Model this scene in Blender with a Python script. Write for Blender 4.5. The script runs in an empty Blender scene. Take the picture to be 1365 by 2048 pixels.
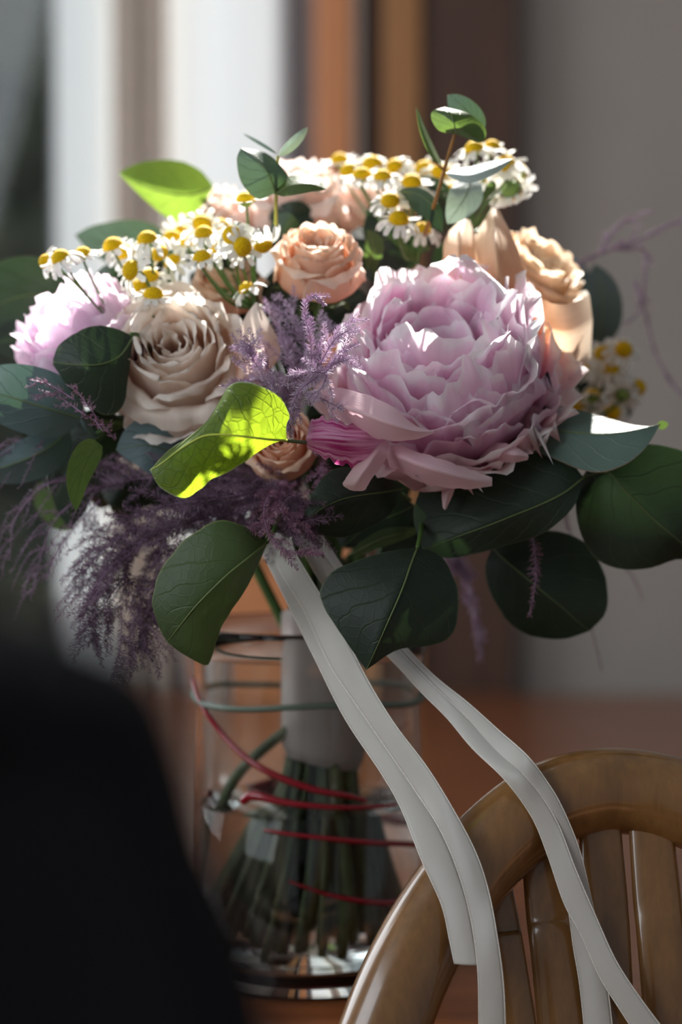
import bpy, math, random
import numpy as np
from mathutils import Vector, Matrix, Quaternion

PI = math.pi
C = bpy.context.scene.collection
scn = bpy.context.scene
# ------------------------------------------------------------------ camera
CAM = np.array([0.0, -1.2, 1.08]); PITCH = math.radians(3.0)
FPX = 1365 * 85.0 / 24.0
cam_d = bpy.data.cameras.new('camera'); cam = bpy.data.objects.new('camera', cam_d); C.objects.link(cam)
cam_d.sensor_fit = 'HORIZONTAL'; cam_d.sensor_width = 24; cam_d.lens = 85
cam.location = CAM; cam.rotation_euler = (PI/2 - PITCH, 0, 0)
cam_d.clip_start = 0.05
cam_d.dof.use_dof = True; cam_d.dof.focus_distance = 1.165; cam_d.dof.aperture_fstop = 3.7
scn.camera = cam

def lin(r, g, b):
    f = lambda c: (c/255/12.92) if c/255 <= 0.04045 else ((c/255+0.055)/1.055)**2.4
    return (f(r), f(g), f(b), 1.0)

# ------------------------------------------------------------------ world, sun, window light
w = bpy.data.worlds.new('world'); scn.world = w; w.use_nodes = True
wb = w.node_tree.nodes['Background']; wb.inputs[0].default_value = (0.74, 0.80, 0.86, 1); wb.inputs[1].default_value = 0.22
sun_d = bpy.data.lights.new('sun', 'SUN'); sun_d.energy = 22.0; sun_d.angle = math.radians(1.2); sun_d.color = (1.0, 0.96, 0.90)
sun = bpy.data.objects.new('sun', sun_d); C.objects.link(sun)
SUN = Vector((-0.06, -0.70, -0.68)).normalized()
sun.rotation_euler = SUN.to_track_quat('-Z', 'Y').to_euler()
ar = bpy.data.lights.new('window_light', 'AREA'); ar.shape = 'RECTANGLE'; ar.size = 0.8; ar.size_y = 0.9; ar.energy = 10; ar.color = (0.86, 0.93, 1.0)
aro = bpy.data.objects.new('window_light', ar); C.objects.link(aro)
aro.location = (-0.97, -0.72, 1.55); aro.rotation_euler = (Vector((0.1, 0.15, 1.0)) - Vector(aro.location)).to_track_quat('-Z', 'Y').to_euler()
ar2 = bpy.data.lights.new('side_window_light', 'AREA'); ar2.shape = 'RECTANGLE'; ar2.size = 0.72; ar2.size_y = 0.7; ar2.energy = 8; ar2.color = (0.9, 0.95, 1.0)
aro2 = bpy.data.objects.new('side_window_light', ar2); C.objects.link(aro2); aro2.location = (-0.95, 0.6, 1.38); aro2.rotation_euler = (0, -PI/2, 0)
scn.view_settings.view_transform = 'Standard'; scn.view_settings.look = 'None'
scn.view_settings.gamma = 1.0; scn.view_settings.use_curve_mapping = False
scn.view_settings.exposure = 0.0

# ------------------------------------------------------------------ helpers
def P(px, py, y=0.0):
    "point on the photograph's ray (px,py), in the world plane Y=y"
    a = (px - 682.5)/FPX; b = -(py - 1024)/FPX
    dy = math.cos(PITCH) + b*math.sin(PITCH); dz = -math.sin(PITCH) + b*math.cos(PITCH)
    t = (y - CAM[1])/dy
    return np.array([a*t, y, CAM[2] + dz*t])
def mm(px, y=0.0): return px*(1.2 + y)/FPX

def spl(pts, n):
    "Catmull-Rom through the points, n samples"
    p = np.array(pts, float); k = len(p)
    if k == 2:
        t = np.linspace(0, 1, n)[:, None]; return p[0]*(1-t) + p[1]*t
    e = np.vstack([2*p[0]-p[1], p, 2*p[-1]-p[-2]])
    t = np.linspace(0, k-1, n); i = np.minimum(t.astype(int), k-2); f = (t-i)[:, None]
    a, b, c, d = e[i], e[i+1], e[i+2], e[i+3]
    return 0.5*((2*b) + (-a+c)*f + (2*a-5*b+4*c-d)*f*f + (-a+3*b-3*c+d)*f**3)

def link(name, me, mat=None, parent=None, loc=None):
    o = bpy.data.objects.new(name, me); C.objects.link(o)
    if mat is not None and len(me.materials) == 0: me.materials.append(mat)
    if parent is not None: o.parent = parent
    if loc is not None: o.location = loc
    return o
def tag(o, label=None, cat=None, group=None, kind=None):
    if label: o['label'] = label
    if cat: o['category'] = cat
    if group: o['group'] = group
    if kind: o['kind'] = kind
    return o
def thing(name, label, cat, loc, group=None):
    o = bpy.data.objects.new(name, None); C.objects.link(o); o.location = tuple(loc); o.empty_display_size = 0.01
    return tag(o, label, cat, group)
def rel(co, root): return np.asarray(co) - np.array(root.location) if root is not None else np.asarray(co)

def mesh_raw(name, co, faces, smooth=True, uv=None):
    me = bpy.data.meshes.new(name)
    me.from_pydata([tuple(c) for c in co], [], faces)
    if uv is not None:
        l = me.uv_layers.new(name='UVMap')
        vi = np.zeros(len(me.loops), int); me.loops.foreach_get('vertex_index', vi)
        l.data.foreach_set('uv', np.asarray(uv, float)[vi].ravel())
    if smooth: me.polygons.foreach_set('use_smooth', [True]*len(me.polygons))
    me.update(); return me
def grid(name, G, closed_u=False, uv=None, smooth=True):
    "G (rows, cols, 3)"
    n, m = G.shape[:2]; f = []
    for i in range(n-1):
        for j in range(m if closed_u else m-1):
            j2 = (j+1) % m
            f.append((i*m+j, i*m+j2, (i+1)*m+j2, (i+1)*m+j))
    if uv is None:
        V, U = np.meshgrid(np.linspace(0, 1, n), np.linspace(0, 1, m), indexing='ij'); uv = np.stack([U, V], -1)
    return mesh_raw(name, G.reshape(-1, 3), f, smooth, uv.reshape(-1, 2))

def tube_geo(path, radii, ns=8, off=0, flat=1.0, flat_dir=None, caps=True):
    p = np.asarray(path, float); n = len(p)
    r = np.asarray(radii, float) if np.ndim(radii) else np.full(n, float(radii))
    if len(r) != n: r = np.interp(np.linspace(0, 1, n), np.linspace(0, 1, len(r)), r)
    t = np.gradient(p, axis=0); t /= np.linalg.norm(t, axis=1)[:, None] + 1e-12
    ref = np.array(flat_dir, float) if flat_dir is not None else np.array([0, 1.0, 0.03])
    co = []; 
    for i in range(n):
        a = ref - t[i]*ref.dot(t[i])
        if np.linalg.norm(a) < 1e-3: a = np.array([1.0, 0, 0]) - t[i]*t[i][0]
        a /= np.linalg.norm(a); b = np.cross(t[i], a)
        for k in range(ns):
            q = 2*PI*k/ns
            co.append(p[i] + r[i]*(flat*math.cos(q)*a + math.sin(q)*b))
    f = []
    for i in range(n-1):
        for k in range(ns):
            k2 = (k+1) % ns
            f.append((off+i*ns+k, off+i*ns+k2, off+(i+1)*ns+k2, off+(i+1)*ns+k))
    if caps:
        f.append(tuple(off+k for k in range(ns))[::-1]); f.append(tuple(off+(n-1)*ns+k for k in range(ns)))
    return co, f
def tube(name, path, radii, mat, parent=None, ns=8, **k):
    co, f = tube_geo(path, radii, ns, **k)
    return link(name, mesh_raw(name, rel(co, parent), f), mat, parent)

def box_geo(x0, x1, y0, y1, z0, z1, bev=0.0):
    import bmesh
    bm = bmesh.new(); bmesh.ops.create_cube(bm, size=1)
    for v in bm.verts:
        v.co = Vector(((x0+x1)/2 + v.co.x*(x1-x0), (y0+y1)/2 + v.co.y*(y1-y0), (z0+z1)/2 + v.co.z*(z1-z0)))
    if bev > 0: bmesh.ops.bevel(bm, geom=list(bm.edges), offset=bev, segments=3, affect='EDGES', profile=0.6)
    return bm
def box(name, x0, x1, y0, y1, z0, z1, mat, parent=None, bev=0.0, kind=None):
    bm = box_geo(x0, x1, y0, y1, z0, z1, bev)
    if parent is not None:
        l = Vector(parent.location)
        for v in bm.verts: v.co -= l
    me = bpy.data.meshes.new(name); bm.to_mesh(me); bm.free()
    o = link(name, me, mat, parent)
    if kind: o['kind'] = kind
    return o
def lathe(name, prof, mat, parent, center, ns=64):
    pr = np.array(prof, float); q = np.linspace(0, 2*PI, ns, endpoint=False)
    G = np.zeros((len(pr), ns, 3))
    G[..., 0] = center[0] + pr[:, None, 0]*np.cos(q); G[..., 1] = center[1] + pr[:, None, 0]*np.sin(q); G[..., 2] = pr[:, None, 1] + center[2]
    G = G - (np.array(parent.location) if parent is not None else 0)
    return link(name, grid(name, G, closed_u=True), mat, parent)

# ------------------------------------------------------------------ materials
class N:
    def __init__(s, name):
        s.m = bpy.data.materials.new(name); s.m.use_nodes = True; s.t = s.m.node_tree; s.t.nodes.clear()
        s.out = s.a('ShaderNodeOutputMaterial')
    def a(s, typ, **kw):
        n = s.t.nodes.new(typ)
        for k, v in kw.items():
            if k.startswith('_'): n.inputs[k[1:].replace('_', ' ')].default_value = v
            else: setattr(n, k, v)
        return n
    def l(s, a, b): s.t.links.new(a, b)
    def ramp(s, fac, stops):
        r = s.a('ShaderNodeValToRGB'); e = r.color_ramp.elements
        e[0].position, e[0].color = stops[0]; e[1].position, e[1].color = stops[-1]
        for p, c in stops[1:-1]:
            x = e.new(p); x.color = c
        s.l(fac, r.inputs[0]); return r.outputs[0]
    def math(s, op, a, b=None, clamp=False):
        n = s.a('ShaderNodeMath', operation=op, use_clamp=clamp)
        for i, x in enumerate((a, b)):
            if x is None: continue
            if isinstance(x, (int, float)): n.inputs[i].default_value = x
            else: s.l(x, n.inputs[i])
        return n.outputs[0]
    def mix(s, fac, a, b, mode='MIX'):
        n = s.a('ShaderNodeMix', data_type='RGBA', blend_type=mode)
        for i, x in ((0, fac), (6, a), (7, b)):
            if isinstance(x, (int, float, tuple)): n.inputs[i].default_value = x
            else: s.l(x, n.inputs[i])
        return n.outputs[2]
    def noise(s, scale, detail=3, rough=0.5, vec=None, obj=True, stretch=None):
        n = s.a('ShaderNodeTexNoise'); n.inputs['Scale'].default_value = scale; n.inputs['Detail'].default_value = detail; n.inputs['Roughness'].default_value = rough
        if vec is None:
            tc = s.a('ShaderNodeTexCoord'); vec = tc.outputs['Object' if obj else 'UV']
        if stretch:
            mp = s.a('ShaderNodeMapping'); mp.inputs['Scale'].default_value = stretch; s.l(vec, mp.inputs[0]); vec = mp.outputs[0]
        s.l(vec, n.inputs['Vector']); return n.outputs[0]
    def bump(s, h, strength, dist=0.001):
        b = s.a('ShaderNodeBump'); b.inputs['Strength'].default_value = strength; b.inputs['Distance'].default_value = dist
        s.l(h, b.inputs['Height']); return b.outputs[0]

def principled(name, col, rough=0.5, bump=None, var=0.12, nscale=30, spec=0.5, metallic=0, stretch=None, coat=0):
    n = N(name); p = n.a('ShaderNodeBsdfPrincipled'); p.inputs['Roughness'].default_value = rough
    p.inputs['Specular IOR Level'].default_value = spec; p.inputs['Metallic'].default_value = metallic
    p.inputs['Coat Weight'].default_value = coat; p.inputs['Coat Roughness'].default_value = 0.08
    f = n.noise(nscale, 4, stretch=stretch)
    dark = tuple(c*(1-var) for c in col[:3]) + (1,); lt = tuple(min(1, c*(1+var)) for c in col[:3]) + (1,)
    n.l(n.ramp(f, [(0.3, dark), (0.7, lt)]), p.inputs['Base Color'])
    if bump: n.l(n.bump(f, bump), p.inputs['Normal'])
    n.l(p.outputs[0], n.out.inputs[0]); return n.m

def petal_mat(name, stops, trans=0.35, streak=None, fleck=None, rough=0.55, tcol=None, sat=1.0):
    n = N(name); tc = n.a('ShaderNodeTexCoord'); sep = n.a('ShaderNodeSeparateXYZ'); n.l(tc.outputs['UV'], sep.inputs[0])
    nz = n.noise(60, 3); v = n.math('ADD', sep.outputs[1], n.math('MULTIPLY', n.math('SUBTRACT', nz, 0.5), 0.35))
    col = n.ramp(v, stops)
    ve = n.noise(1.0, 3, vec=tc.outputs['UV'], stretch=(26, 2.2, 1))
    col = n.mix(0.10, col, n.ramp(ve, [(0.35, (0.6, 0.5, 0.5, 1)), (0.65, (1, 1, 1, 1))]), 'MULTIPLY')
    if streak:
        st = n.noise(1.0, 4, vec=tc.outputs['UV'], stretch=(14, 1.2, 1))
        col = n.mix(n.ramp(st, [(0.42, (0, 0, 0, 1)), (0.58, (1, 1, 1, 1))]), col, streak)
    if fleck:
        fl = n.noise(45, 2, 0.6)
        k = n.math('MULTIPLY', n.ramp(fl, [(0.70, (0, 0, 0, 1)), (0.74, (1, 1, 1, 1))]), n.ramp(sep.outputs[1], [(0.78, (0, 0, 0, 1)), (0.95, (1, 1, 1, 1))]))
        col = n.mix(k, col, fleck)
    p = n.a('ShaderNodeBsdfPrincipled'); p.inputs['Roughness'].default_value = rough; p.inputs['Specular IOR Level'].default_value = 0.25
    p.inputs['Sheen Weight'].default_value = 0.15
    n.l(col, p.inputs['Base Color']); b = n.bump(ve, 0.25, 0.0006); n.l(b, p.inputs['Normal'])
    t = n.a('ShaderNodeBsdfTranslucent')
    if tcol: n.l(n.mix(0.6, col, tcol, 'MULTIPLY'), t.inputs[0])
    else: n.l(col, t.inputs[0])
    n.l(b, t.inputs[1])
    mx = n.a('ShaderNodeMixShader'); mx.inputs[0].default_value = trans
    n.l(p.outputs[0], mx.inputs[1]); n.l(t.outputs[0], mx.inputs[2]); n.l(mx.outputs[0], n.out.inputs[0]); return n.m

def leaf_mat(name, col, tcol, trans=0.4, rough=0.5, vein=(1, 1, 1, 1), vk=0.35, net=0.3, blotch=0.2, edge=None):
    "col reflected colour, tcol colour of light passing through"
    n = N(name); tc = n.a('ShaderNodeTexCoord'); sep = n.a('ShaderNodeSeparateXYZ'); n.l(tc.outputs['UV'], sep.inputs[0])
    u, v = sep.outputs[0], sep.outputs[1]
    au = n.math('ABSOLUTE', n.math('SUBTRACT', u, 0.5))
    wob = n.math('MULTIPLY', n.noise(4, 2, vec=tc.outputs['UV']), 0.16)
    ph = n.math('ADD', n.math('SUBTRACT', v, n.math('MULTIPLY', au, 0.75)), wob)
    fr = n.math('ABSOLUTE', n.math('SUBTRACT', n.math('FRACT', n.math('MULTIPLY', ph, 5.5)), 0.5))
    lat = n.ramp(fr, [(0.0, (1, 1, 1, 1)), (0.055, (0, 0, 0, 1))])
    mid = n.ramp(au, [(0.004, (1, 1, 1, 1)), (0.016, (0, 0, 0, 1))])
    vo = n.a('ShaderNodeTexVoronoi', feature='DISTANCE_TO_EDGE'); vo.inputs['Scale'].default_value = 190
    n.l(tc.outputs['Object'], vo.inputs['Vector'])
    netm = n.ramp(vo.outputs['Distance'], [(0.0, (1, 1, 1, 1)), (0.09, (0, 0, 0, 1))])
    veins = n.math('MAXIMUM', n.math('MAXIMUM', mid, n.math('MULTIPLY', lat, 0.8)), n.math('MULTIPLY', netm, net))
    bl = n.noise(25, 4, 0.6)
    dk = tuple(c*(1-blotch*1.6) for c in col[:3]) + (1,); lt = tuple(min(1, c*(1+blotch)) for c in col[:3]) + (1,)
    base = n.mix(n.math('MULTIPLY', veins, vk), n.ramp(bl, [(0.3, dk), (0.7, lt)]), vein)
    if edge is not None:
        em = n.math('MAXIMUM', n.ramp(au, [(0.485, (0, 0, 0, 1)), (0.497, (1, 1, 1, 1))]), n.ramp(v, [(0.975, (0, 0, 0, 1)), (0.995, (1, 1, 1, 1))]))
        base = n.mix(n.math('MULTIPLY', em, 0.7), base, edge)
    p = n.a('ShaderNodeBsdfPrincipled'); p.inputs['Roughness'].default_value = rough; p.inputs['Specular IOR Level'].default_value = 0.45
    n.l(base, p.inputs['Base Color']); b = n.bump(veins, 0.5, 0.0008); n.l(b, p.inputs['Normal'])
    t = n.a('ShaderNodeBsdfTranslucent')
    tt = n.mix(n.math('MULTIPLY', veins, 0.75), n.mix(n.ramp(bl, [(0.35, (0, 0, 0, 1)), (0.7, (1, 1, 1, 1))]), tuple(c*0.8 for c in tcol[:3]) + (1,), tcol), tuple(c*0.30 for c in tcol[:3]) + (1,))
    n.l(tt, t.inputs[0]); n.l(b, t.inputs[1])
    mx = n.a('ShaderNodeMixShader'); mx.inputs[0].default_value = trans
    n.l(p.outputs[0], mx.inputs[1]); n.l(t.outputs[0], mx.inputs[2]); n.l(mx.outputs[0], n.out.inputs[0]); return n.m

def wood_mat(name, c1, c2, rough=0.3, scale=(3, 40, 40), coat=0.5, rot=(0, 0, 0), bump=0.05):
    n = N(name); tc = n.a('ShaderNodeTexCoord'); mp = n.a('ShaderNodeMapping'); mp.inputs['Scale'].default_value = scale; mp.inputs['Rotation'].default_value = rot
    n.l(tc.outputs['Object'], mp.inputs[0])
    f = n.noise(1.6, 6, 0.62, vec=mp.outputs[0]); f2 = n.noise(9.0, 3, 0.6, vec=mp.outputs[0])
    g = n.math('ADD', n.math('MULTIPLY', f, 0.7), n.math('MULTIPLY', f2, 0.3))
    p = n.a('ShaderNodeBsdfPrincipled'); p.inputs['Roughness'].default_value = rough; p.inputs['Coat Weight'].default_value = coat; p.inputs['Coat Roughness'].default_value = 0.12
    n.l(n.ramp(g, [(0.35, c1), (0.65, c2)]), p.inputs['Base Color']); n.l(n.bump(g, bump), p.inputs['Normal'])
    n.l(p.outputs[0], n.out.inputs[0]); return n.m

def glass_mat(name, col=(1, 1, 1, 1), ior=1.45, rough=0.0):
    n = N(name); p = n.a('ShaderNodeBsdfPrincipled'); p.inputs['Base Color'].default_value = col; p.inputs['Roughness'].default_value = rough
    p.inputs['IOR'].default_value = ior; p.inputs['Transmission Weight'].default_value = 1.0
    n.l(p.outputs[0], n.out.inputs[0]); return n.m

def needle_mat(name, c1, c2, trans=0.3):
    n = N(name); f = n.noise(70, 2)
    col = n.ramp(f, [(0.3, c1), (0.7, c2)])
    p = n.a('ShaderNodeBsdfPrincipled'); p.inputs['Roughness'].default_value = 0.55; n.l(col, p.inputs['Base Color'])
    t = n.a('ShaderNodeBsdfTranslucent'); n.l(col, t.inputs[0])
    mx = n.a('ShaderNodeMixShader'); mx.inputs[0].default_value = trans
    n.l(p.outputs[0], mx.inputs[1]); n.l(t.outputs[0], mx.inputs[2]); n.l(mx.outputs[0], n.out.inputs[0]); return n.m

def satin_mat(name, col):
    n = N(name); tc = n.a('ShaderNodeTexCoord')
    wv = n.a('ShaderNodeTexWave', wave_type='BANDS', bands_direction='DIAGONAL'); mp = n.a('ShaderNodeMapping'); mp.inputs['Scale'].default_value = (22, 420, 1)
    n.l(tc.outputs['UV'], mp.inputs[0]); n.l(mp.outputs[0], wv.inputs[0]); wv.inputs['Scale'].default_value = 1.0; wv.inputs['Distortion'].default_value = 0.4
    big = n.noise(1, 3, vec=tc.outputs['UV'], stretch=(1.5, 9, 1))
    p = n.a('ShaderNodeBsdfPrincipled'); p.inputs['Roughness'].default_value = 0.34; p.inputs['Sheen Weight'].default_value = 0.3
    p.inputs['Specular IOR Level'].default_value = 0.6; p.inputs['Anisotropic'].default_value = 0.4
    n.l(n.mix(n.math('MULTIPLY', wv.outputs[1], 0.14), col, tuple(c*0.55 for c in col[:3]) + (1,)), p.inputs['Base Color'])
    n.l(n.bump(n.math('ADD', n.math('MULTIPLY', wv.outputs[1], 0.25), big), 0.35, 0.0012), p.inputs['Normal'])
    t = n.a('ShaderNodeBsdfTranslucent'); t.inputs[0].default_value = col
    mx = n.a('ShaderNodeMixShader'); mx.inputs[0].default_value = 0.18
    n.l(p.outputs[0], mx.inputs[1]); n.l(t.outputs[0], mx.inputs[2]); n.l(mx.outputs[0], n.out.inputs[0]); return n.m

M = {}
M['peony'] = petal_mat('peony_petal', [(0.0, lin(222, 96, 160)), (0.36, lin(246, 168, 210)), (0.74, lin(252, 214, 236)), (0.93, lin(254, 234, 246)), (0.98, lin(255, 252, 254))], 0.58, fleck=lin(214, 60, 150))
M['peony_skin'] = petal_mat('peony_outer_petal', [(0.0, lin(240, 196, 208)), (1.0, lin(250, 224, 228))], 0.35)
M['peony_low'] = petal_mat('peony_lower_petal', [(0.0, lin(234, 150, 172)), (0.4, lin(246, 206, 216)), (0.92, lin(252, 226, 228)), (0.98, lin(255, 250, 248))], 0.52)
M['peony_stripe'] = petal_mat('peony_striped_petal', [(0.0, lin(235, 170, 200)), (0.5, lin(190, 50, 130)), (0.9, lin(205, 70, 150)), (1.0, lin(240, 190, 220))], 0.35, streak=lin(240, 175, 212))
M['peony_pale'] = petal_mat('pale_peony_petal', [(0.0, lin(232, 150, 196)), (0.5, lin(238, 196, 226)), (1.0, lin(250, 236, 248))], 0.5)
M['rose_sand'] = petal_mat('sand_rose_petal', [(0.0, lin(222, 176, 148)), (0.40, lin(240, 214, 198)), (0.8, lin(248, 234, 222)), (1.0, lin(252, 246, 238))], 0.5)
M['rose_peach'] = petal_mat('peach_rose_petal', [(0.0, lin(234, 140, 92)), (0.45, lin(244, 188, 150)), (0.8, lin(250, 216, 190)), (1.0, lin(254, 234, 216))], 0.45)
M['rose_pink'] = petal_mat('blush_rose_petal', [(0.0, lin(240, 168, 146)), (0.5, lin(248, 214, 200)), (1.0, lin(253, 238, 230))], 0.40)
M['rose_tan'] = petal_mat('tan_rose_petal', [(0.0, lin(196, 128, 84)), (0.45, lin(232, 190, 150)), (1.0, lin(250, 232, 208))], 0.33)
M['spray'] = petal_mat('spray_rose_petal', [(0.0, lin(238, 150, 110)), (0.5, lin(250, 196, 160)), (1.0, lin(253, 222, 198))], 0.42)
M['lime'] = leaf_mat('lime_leaf', lin(92, 118, 52), lin(168, 198, 44), 0.56, 0.55, lin(60, 90, 30), 0.4, 0.5, 0.15, edge=lin(232, 240, 226))  # near-white edge colour stands in for sunlight on the rolled rim
M['leaftop'] = leaf_mat('bright_green_leaf', lin(84, 112, 54), lin(128, 158, 56), 0.5, 0.55, lin(60, 90, 30), 0.3, 0.1, 0.12, edge=lin(170, 190, 150))
M['leafg'] = leaf_mat('green_leaf', lin(78, 98, 64), lin(94, 120, 52), 0.38, 0.5, lin(120, 146, 90), 0.35, 0.2, 0.15, edge=lin(150, 160, 100))
M['leafd'] = leaf_mat('dark_green_leaf', lin(38, 54, 42), lin(44, 66, 32), 0.20, 0.55, lin(78, 96, 62), 0.35, 0.15, 0.2, edge=lin(90, 100, 70))
M['euc'] = leaf_mat('eucalyptus_leaf', lin(96, 118, 108), lin(74, 100, 60), 0.22, 0.55, lin(140, 160, 140), 0.25, 0.1, 0.12, edge=lin(150, 90, 60))
M['eucpale'] = leaf_mat('pale_eucalyptus_leaf', lin(176, 192, 188), lin(120, 140, 110), 0.25, 0.55, lin(190, 204, 196), 0.25, 0.1, 0.08)
M['eucb'] = leaf_mat('blue_eucalyptus_leaf', lin(92, 112, 116), lin(60, 90, 60), 0.15, 0.5, lin(120, 140, 140), 0.3, 0.08, 0.15)
M['stem'] = principled('green_stem', lin(72, 104, 44), 0.5, 0.2, 0.2, 120)
M['stemb'] = principled('brown_stem', lin(150, 104, 48), 0.5, 0.3, 0.25, 120)
M['stemy'] = principled('yellow_stem', lin(166, 160, 62), 0.5, 0.2, 0.2, 120)
M['midrib'] = principled('pale_midrib', lin(98, 114, 68), 0.5, 0.1, 0.1, 120)
M['limerib'] = principled('lime_midrib', lin(186, 200, 76), 0.5, 0.1, 0.1, 120)
M['disc'] = principled('chamomile_disc', lin(238, 186, 8), 0.75, 1.0, 0.30, 1500, spec=0.2)
M['ray'] = petal_mat('chamomile_ray', [(0.0, lin(240, 240, 226)), (1.0, lin(252, 252, 250))], 0.35)
M['calyx'] = principled('green_calyx', lin(128, 156, 76), 0.6, 0.3, 0.2, 200)
M['lilac'] = needle_mat('lilac_needles', lin(186, 158, 188), lin(236, 222, 236), 0.35)
M['plum'] = needle_mat('plum_needles', lin(112, 86, 108), lin(152, 124, 146), 0.3)
M['mauve'] = needle_mat('mauve_needles', lin(160, 112, 138), lin(196, 152, 176), 0.3)
M['fstem'] = principled('mauve_stem', lin(150, 118, 150), 0.6, 0.2, 0.2, 100)
M['satin'] = satin_mat('cream_satin', lin(222, 218, 210))
M['selv'] = principled('satin_selvage', lin(236, 230, 220), 0.6, 0.5, 0.15, 900)
M['chair'] = wood_mat('oak_lacquer', lin(112, 76, 38), lin(144, 102, 56), 0.28, (30, 30, 3.5), 0.9)
M['table'] = wood_mat('table_wood', lin(118, 64, 34), lin(154, 90, 52), 0.32, (3, 36, 36), 0.35)
M['glass'] = glass_mat('vase_glass', (0.96, 0.98, 0.97, 1), 1.45)
M['water'] = glass_mat('water', (0.97, 0.99, 0.98, 1), 1.33)
M['pane'] = glass_mat('window_glass', (0.95, 0.97, 0.96, 1), 1.3)
M['red'] = principled('red_glass_thread', lin(140, 10, 30), 0.25, None, 0.1, 30, coat=0.5)
M['greenband'] = principled('pale_green_band', lin(96, 112, 98), 0.4, None, 0.1, 30)
M['wrap'] = satin_mat('handle_wrap', lin(190, 176, 168))
M['vstem'] = principled('stem_in_water', lin(70, 84, 50), 0.5, 0.4, 0.35, 90)
M['dark'] = principled('charcoal_fabric', lin(26, 26, 30), 0.9, 0.4, 0.2, 400, spec=0.1)
M['wall'] = principled('taupe_wall', lin(170, 162, 154), 0.85, 0.1, 0.03, 12)
M['white'] = principled('white_paint', lin(236, 238, 236), 0.6, 0.05, 0.02, 20)
M['sheer'] = petal_mat('white_sheer', [(0, lin(226, 232, 234)), (1, lin(226, 232, 234))], 0.26)
M['sheerc'] = petal_mat('cream_sheer', [(0, lin(226, 230, 232)), (1, lin(226, 230, 232))], 0.38)
M['cream'] = principled('cream_cloth', lin(244, 242, 234), 0.9, 0.2, 0.03, 60)
M['taupe'] = principled('taupe_cloth', lin(190, 178, 166), 0.9, 0.2, 0.06, 60)
M['slate'] = principled('slate_paint', lin(92, 94, 100), 0.7, 0.1, 0.05, 40)
M['oak'] = wood_mat('orange_wood', lin(206, 132, 84), lin(222, 152, 102), 0.45, (40, 40, 3), 0.2)
M['walnut'] = wood_mat('walnut', lin(74, 50, 40), lin(92, 64, 50), 0.5, (40, 40, 3), 0.1)
M['amber'] = wood_mat('amber_wood', lin(160, 110, 64), lin(182, 130, 82), 0.45, (40, 40, 3), 0.2)
M['floor'] = wood_mat('floor_wood', lin(90, 60, 42), lin(120, 82, 58), 0.5, (3, 30, 30), 0.1)
M['hedge'] = principled('dark_foliage', lin(48, 58, 50), 0.9, 0.8, 0.5, 14)
M['metal'] = principled('brushed_steel', lin(180, 184, 188), 0.25, None, 0.05, 30, metallic=1)

# ------------------------------------------------------------------ the setting
YB = 1.45
def X(px): return (px-682.5)*(1.2+YB)/FPX
floor = box('floor', -2.2, 2.4, -2.2, YB+0.3, -0.05, 0.0, M['floor'], kind='structure')
wall = box('wall_back', X(1024), 2.4, YB, YB+0.1, 0, 2.3, M['wall'], kind='structure')

box('trim_1', X(572), X(634), YB+0.005, YB+0.1, 0, 2.3, M['slate'], kind='structure', bev=0.003)
# window on the left with frame, pane
wf = thing('window_1', None, None, (X(-200), YB, 0.6)); wf['kind'] = 'structure'
for x0, x1, z0, z1 in ((-0.89, -0.87, .55, 2.3), (X(104), X(122), .55, 2.3), (-0.89, X(122), .5, .62), (-0.89, X(122), 2.22, 2.3)):
    box('window_frame', x0, x1, YB+0.01, YB+0.07, z0, z1, M['slate'], wf, bev=0.003)
box('pane', -0.87, X(104), YB+0.035, YB+0.041, .62, 2.3, M['pane'], wf)
box('wall_back', -0.89, X(122), YB, YB+0.1, 0, .5, M['wall'], kind='structure')
# drapes: real folded cloth
def drape(name, x0, x1, y, mat, folds, amp, label, cat, group=None):
    n = 60; q = np.linspace(0, 1, n)
    zz = np.linspace(0.03, 2.36, 12); G = np.zeros((12, n, 3))
    for i, z in enumerate(zz):
        G[i, :, 0] = x0 + (x1-x0)*q; G[i, :, 1] = y + amp*np.sin(q*folds*2*PI + 0.2*math.sin(z)); G[i, :, 2] = z
    o = link(name, grid(name, G), mat); tag(o, label, cat, group)
    s = o.modifiers.new('s', 'SOLIDIFY'); s.thickness = 0.002
    return o
drape('curtain', X(118), X(242), YB-0.01, M['sheer'], 1, 0.001, 'narrow white curtain panel beside the dark window pane', 'curtain')
drape('curtain', X(236), X(342), YB-0.035, M['taupe'], 2, 0.006, 'narrow taupe curtain hanging between two white panels', 'curtain')
drape('curtain', X(338), X(574), YB-0.015, M['sheerc'], 1, 0.001, 'wide off-white curtain hanging left of the wooden cabinet', 'curtain')
cb = thing('tall_cabinet', 'tall dark brown wooden cabinet with orange-brown uprights behind the flowers', 'cabinet', (X(830), YB-0.02, 0))
box('upright', X(633), X(705), YB-0.06, YB+0.0, 0, 2.3, M['oak'], cb, bev=0.004)
box('edge_strip', X(705), X(722), YB-0.055, YB+0.0, 0, 2.3, M['taupe'], cb, bev=0.002)
box('recess', X(722), X(764), YB-0.03, YB+0.0, 0, 2.3, M['walnut'], cb, bev=0.002)
box('upright', X(764), X(838), YB-0.06, YB+0.0, 0, 2.3, M['amber'], cb, bev=0.004)
box('cabinet_door', X(838), X(1022), YB-0.05, YB+0.0, 0, 2.3, M['walnut'], cb, bev=0.003)
sb = thing('low_sideboard', 'low light brown wooden sideboard behind the table, seen beside the vase', 'sideboard', (X(500), YB-0.09, 0))
box('side_panel', X(385), X(400), YB-0.062, YB-0.045, 0, 0.885, M['oak'], sb, bev=0.002)
box('front_panel', X(400), X(635), YB-0.060, YB-0.047, 0, 0.885, M['oak'], sb, bev=0.002)
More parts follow.
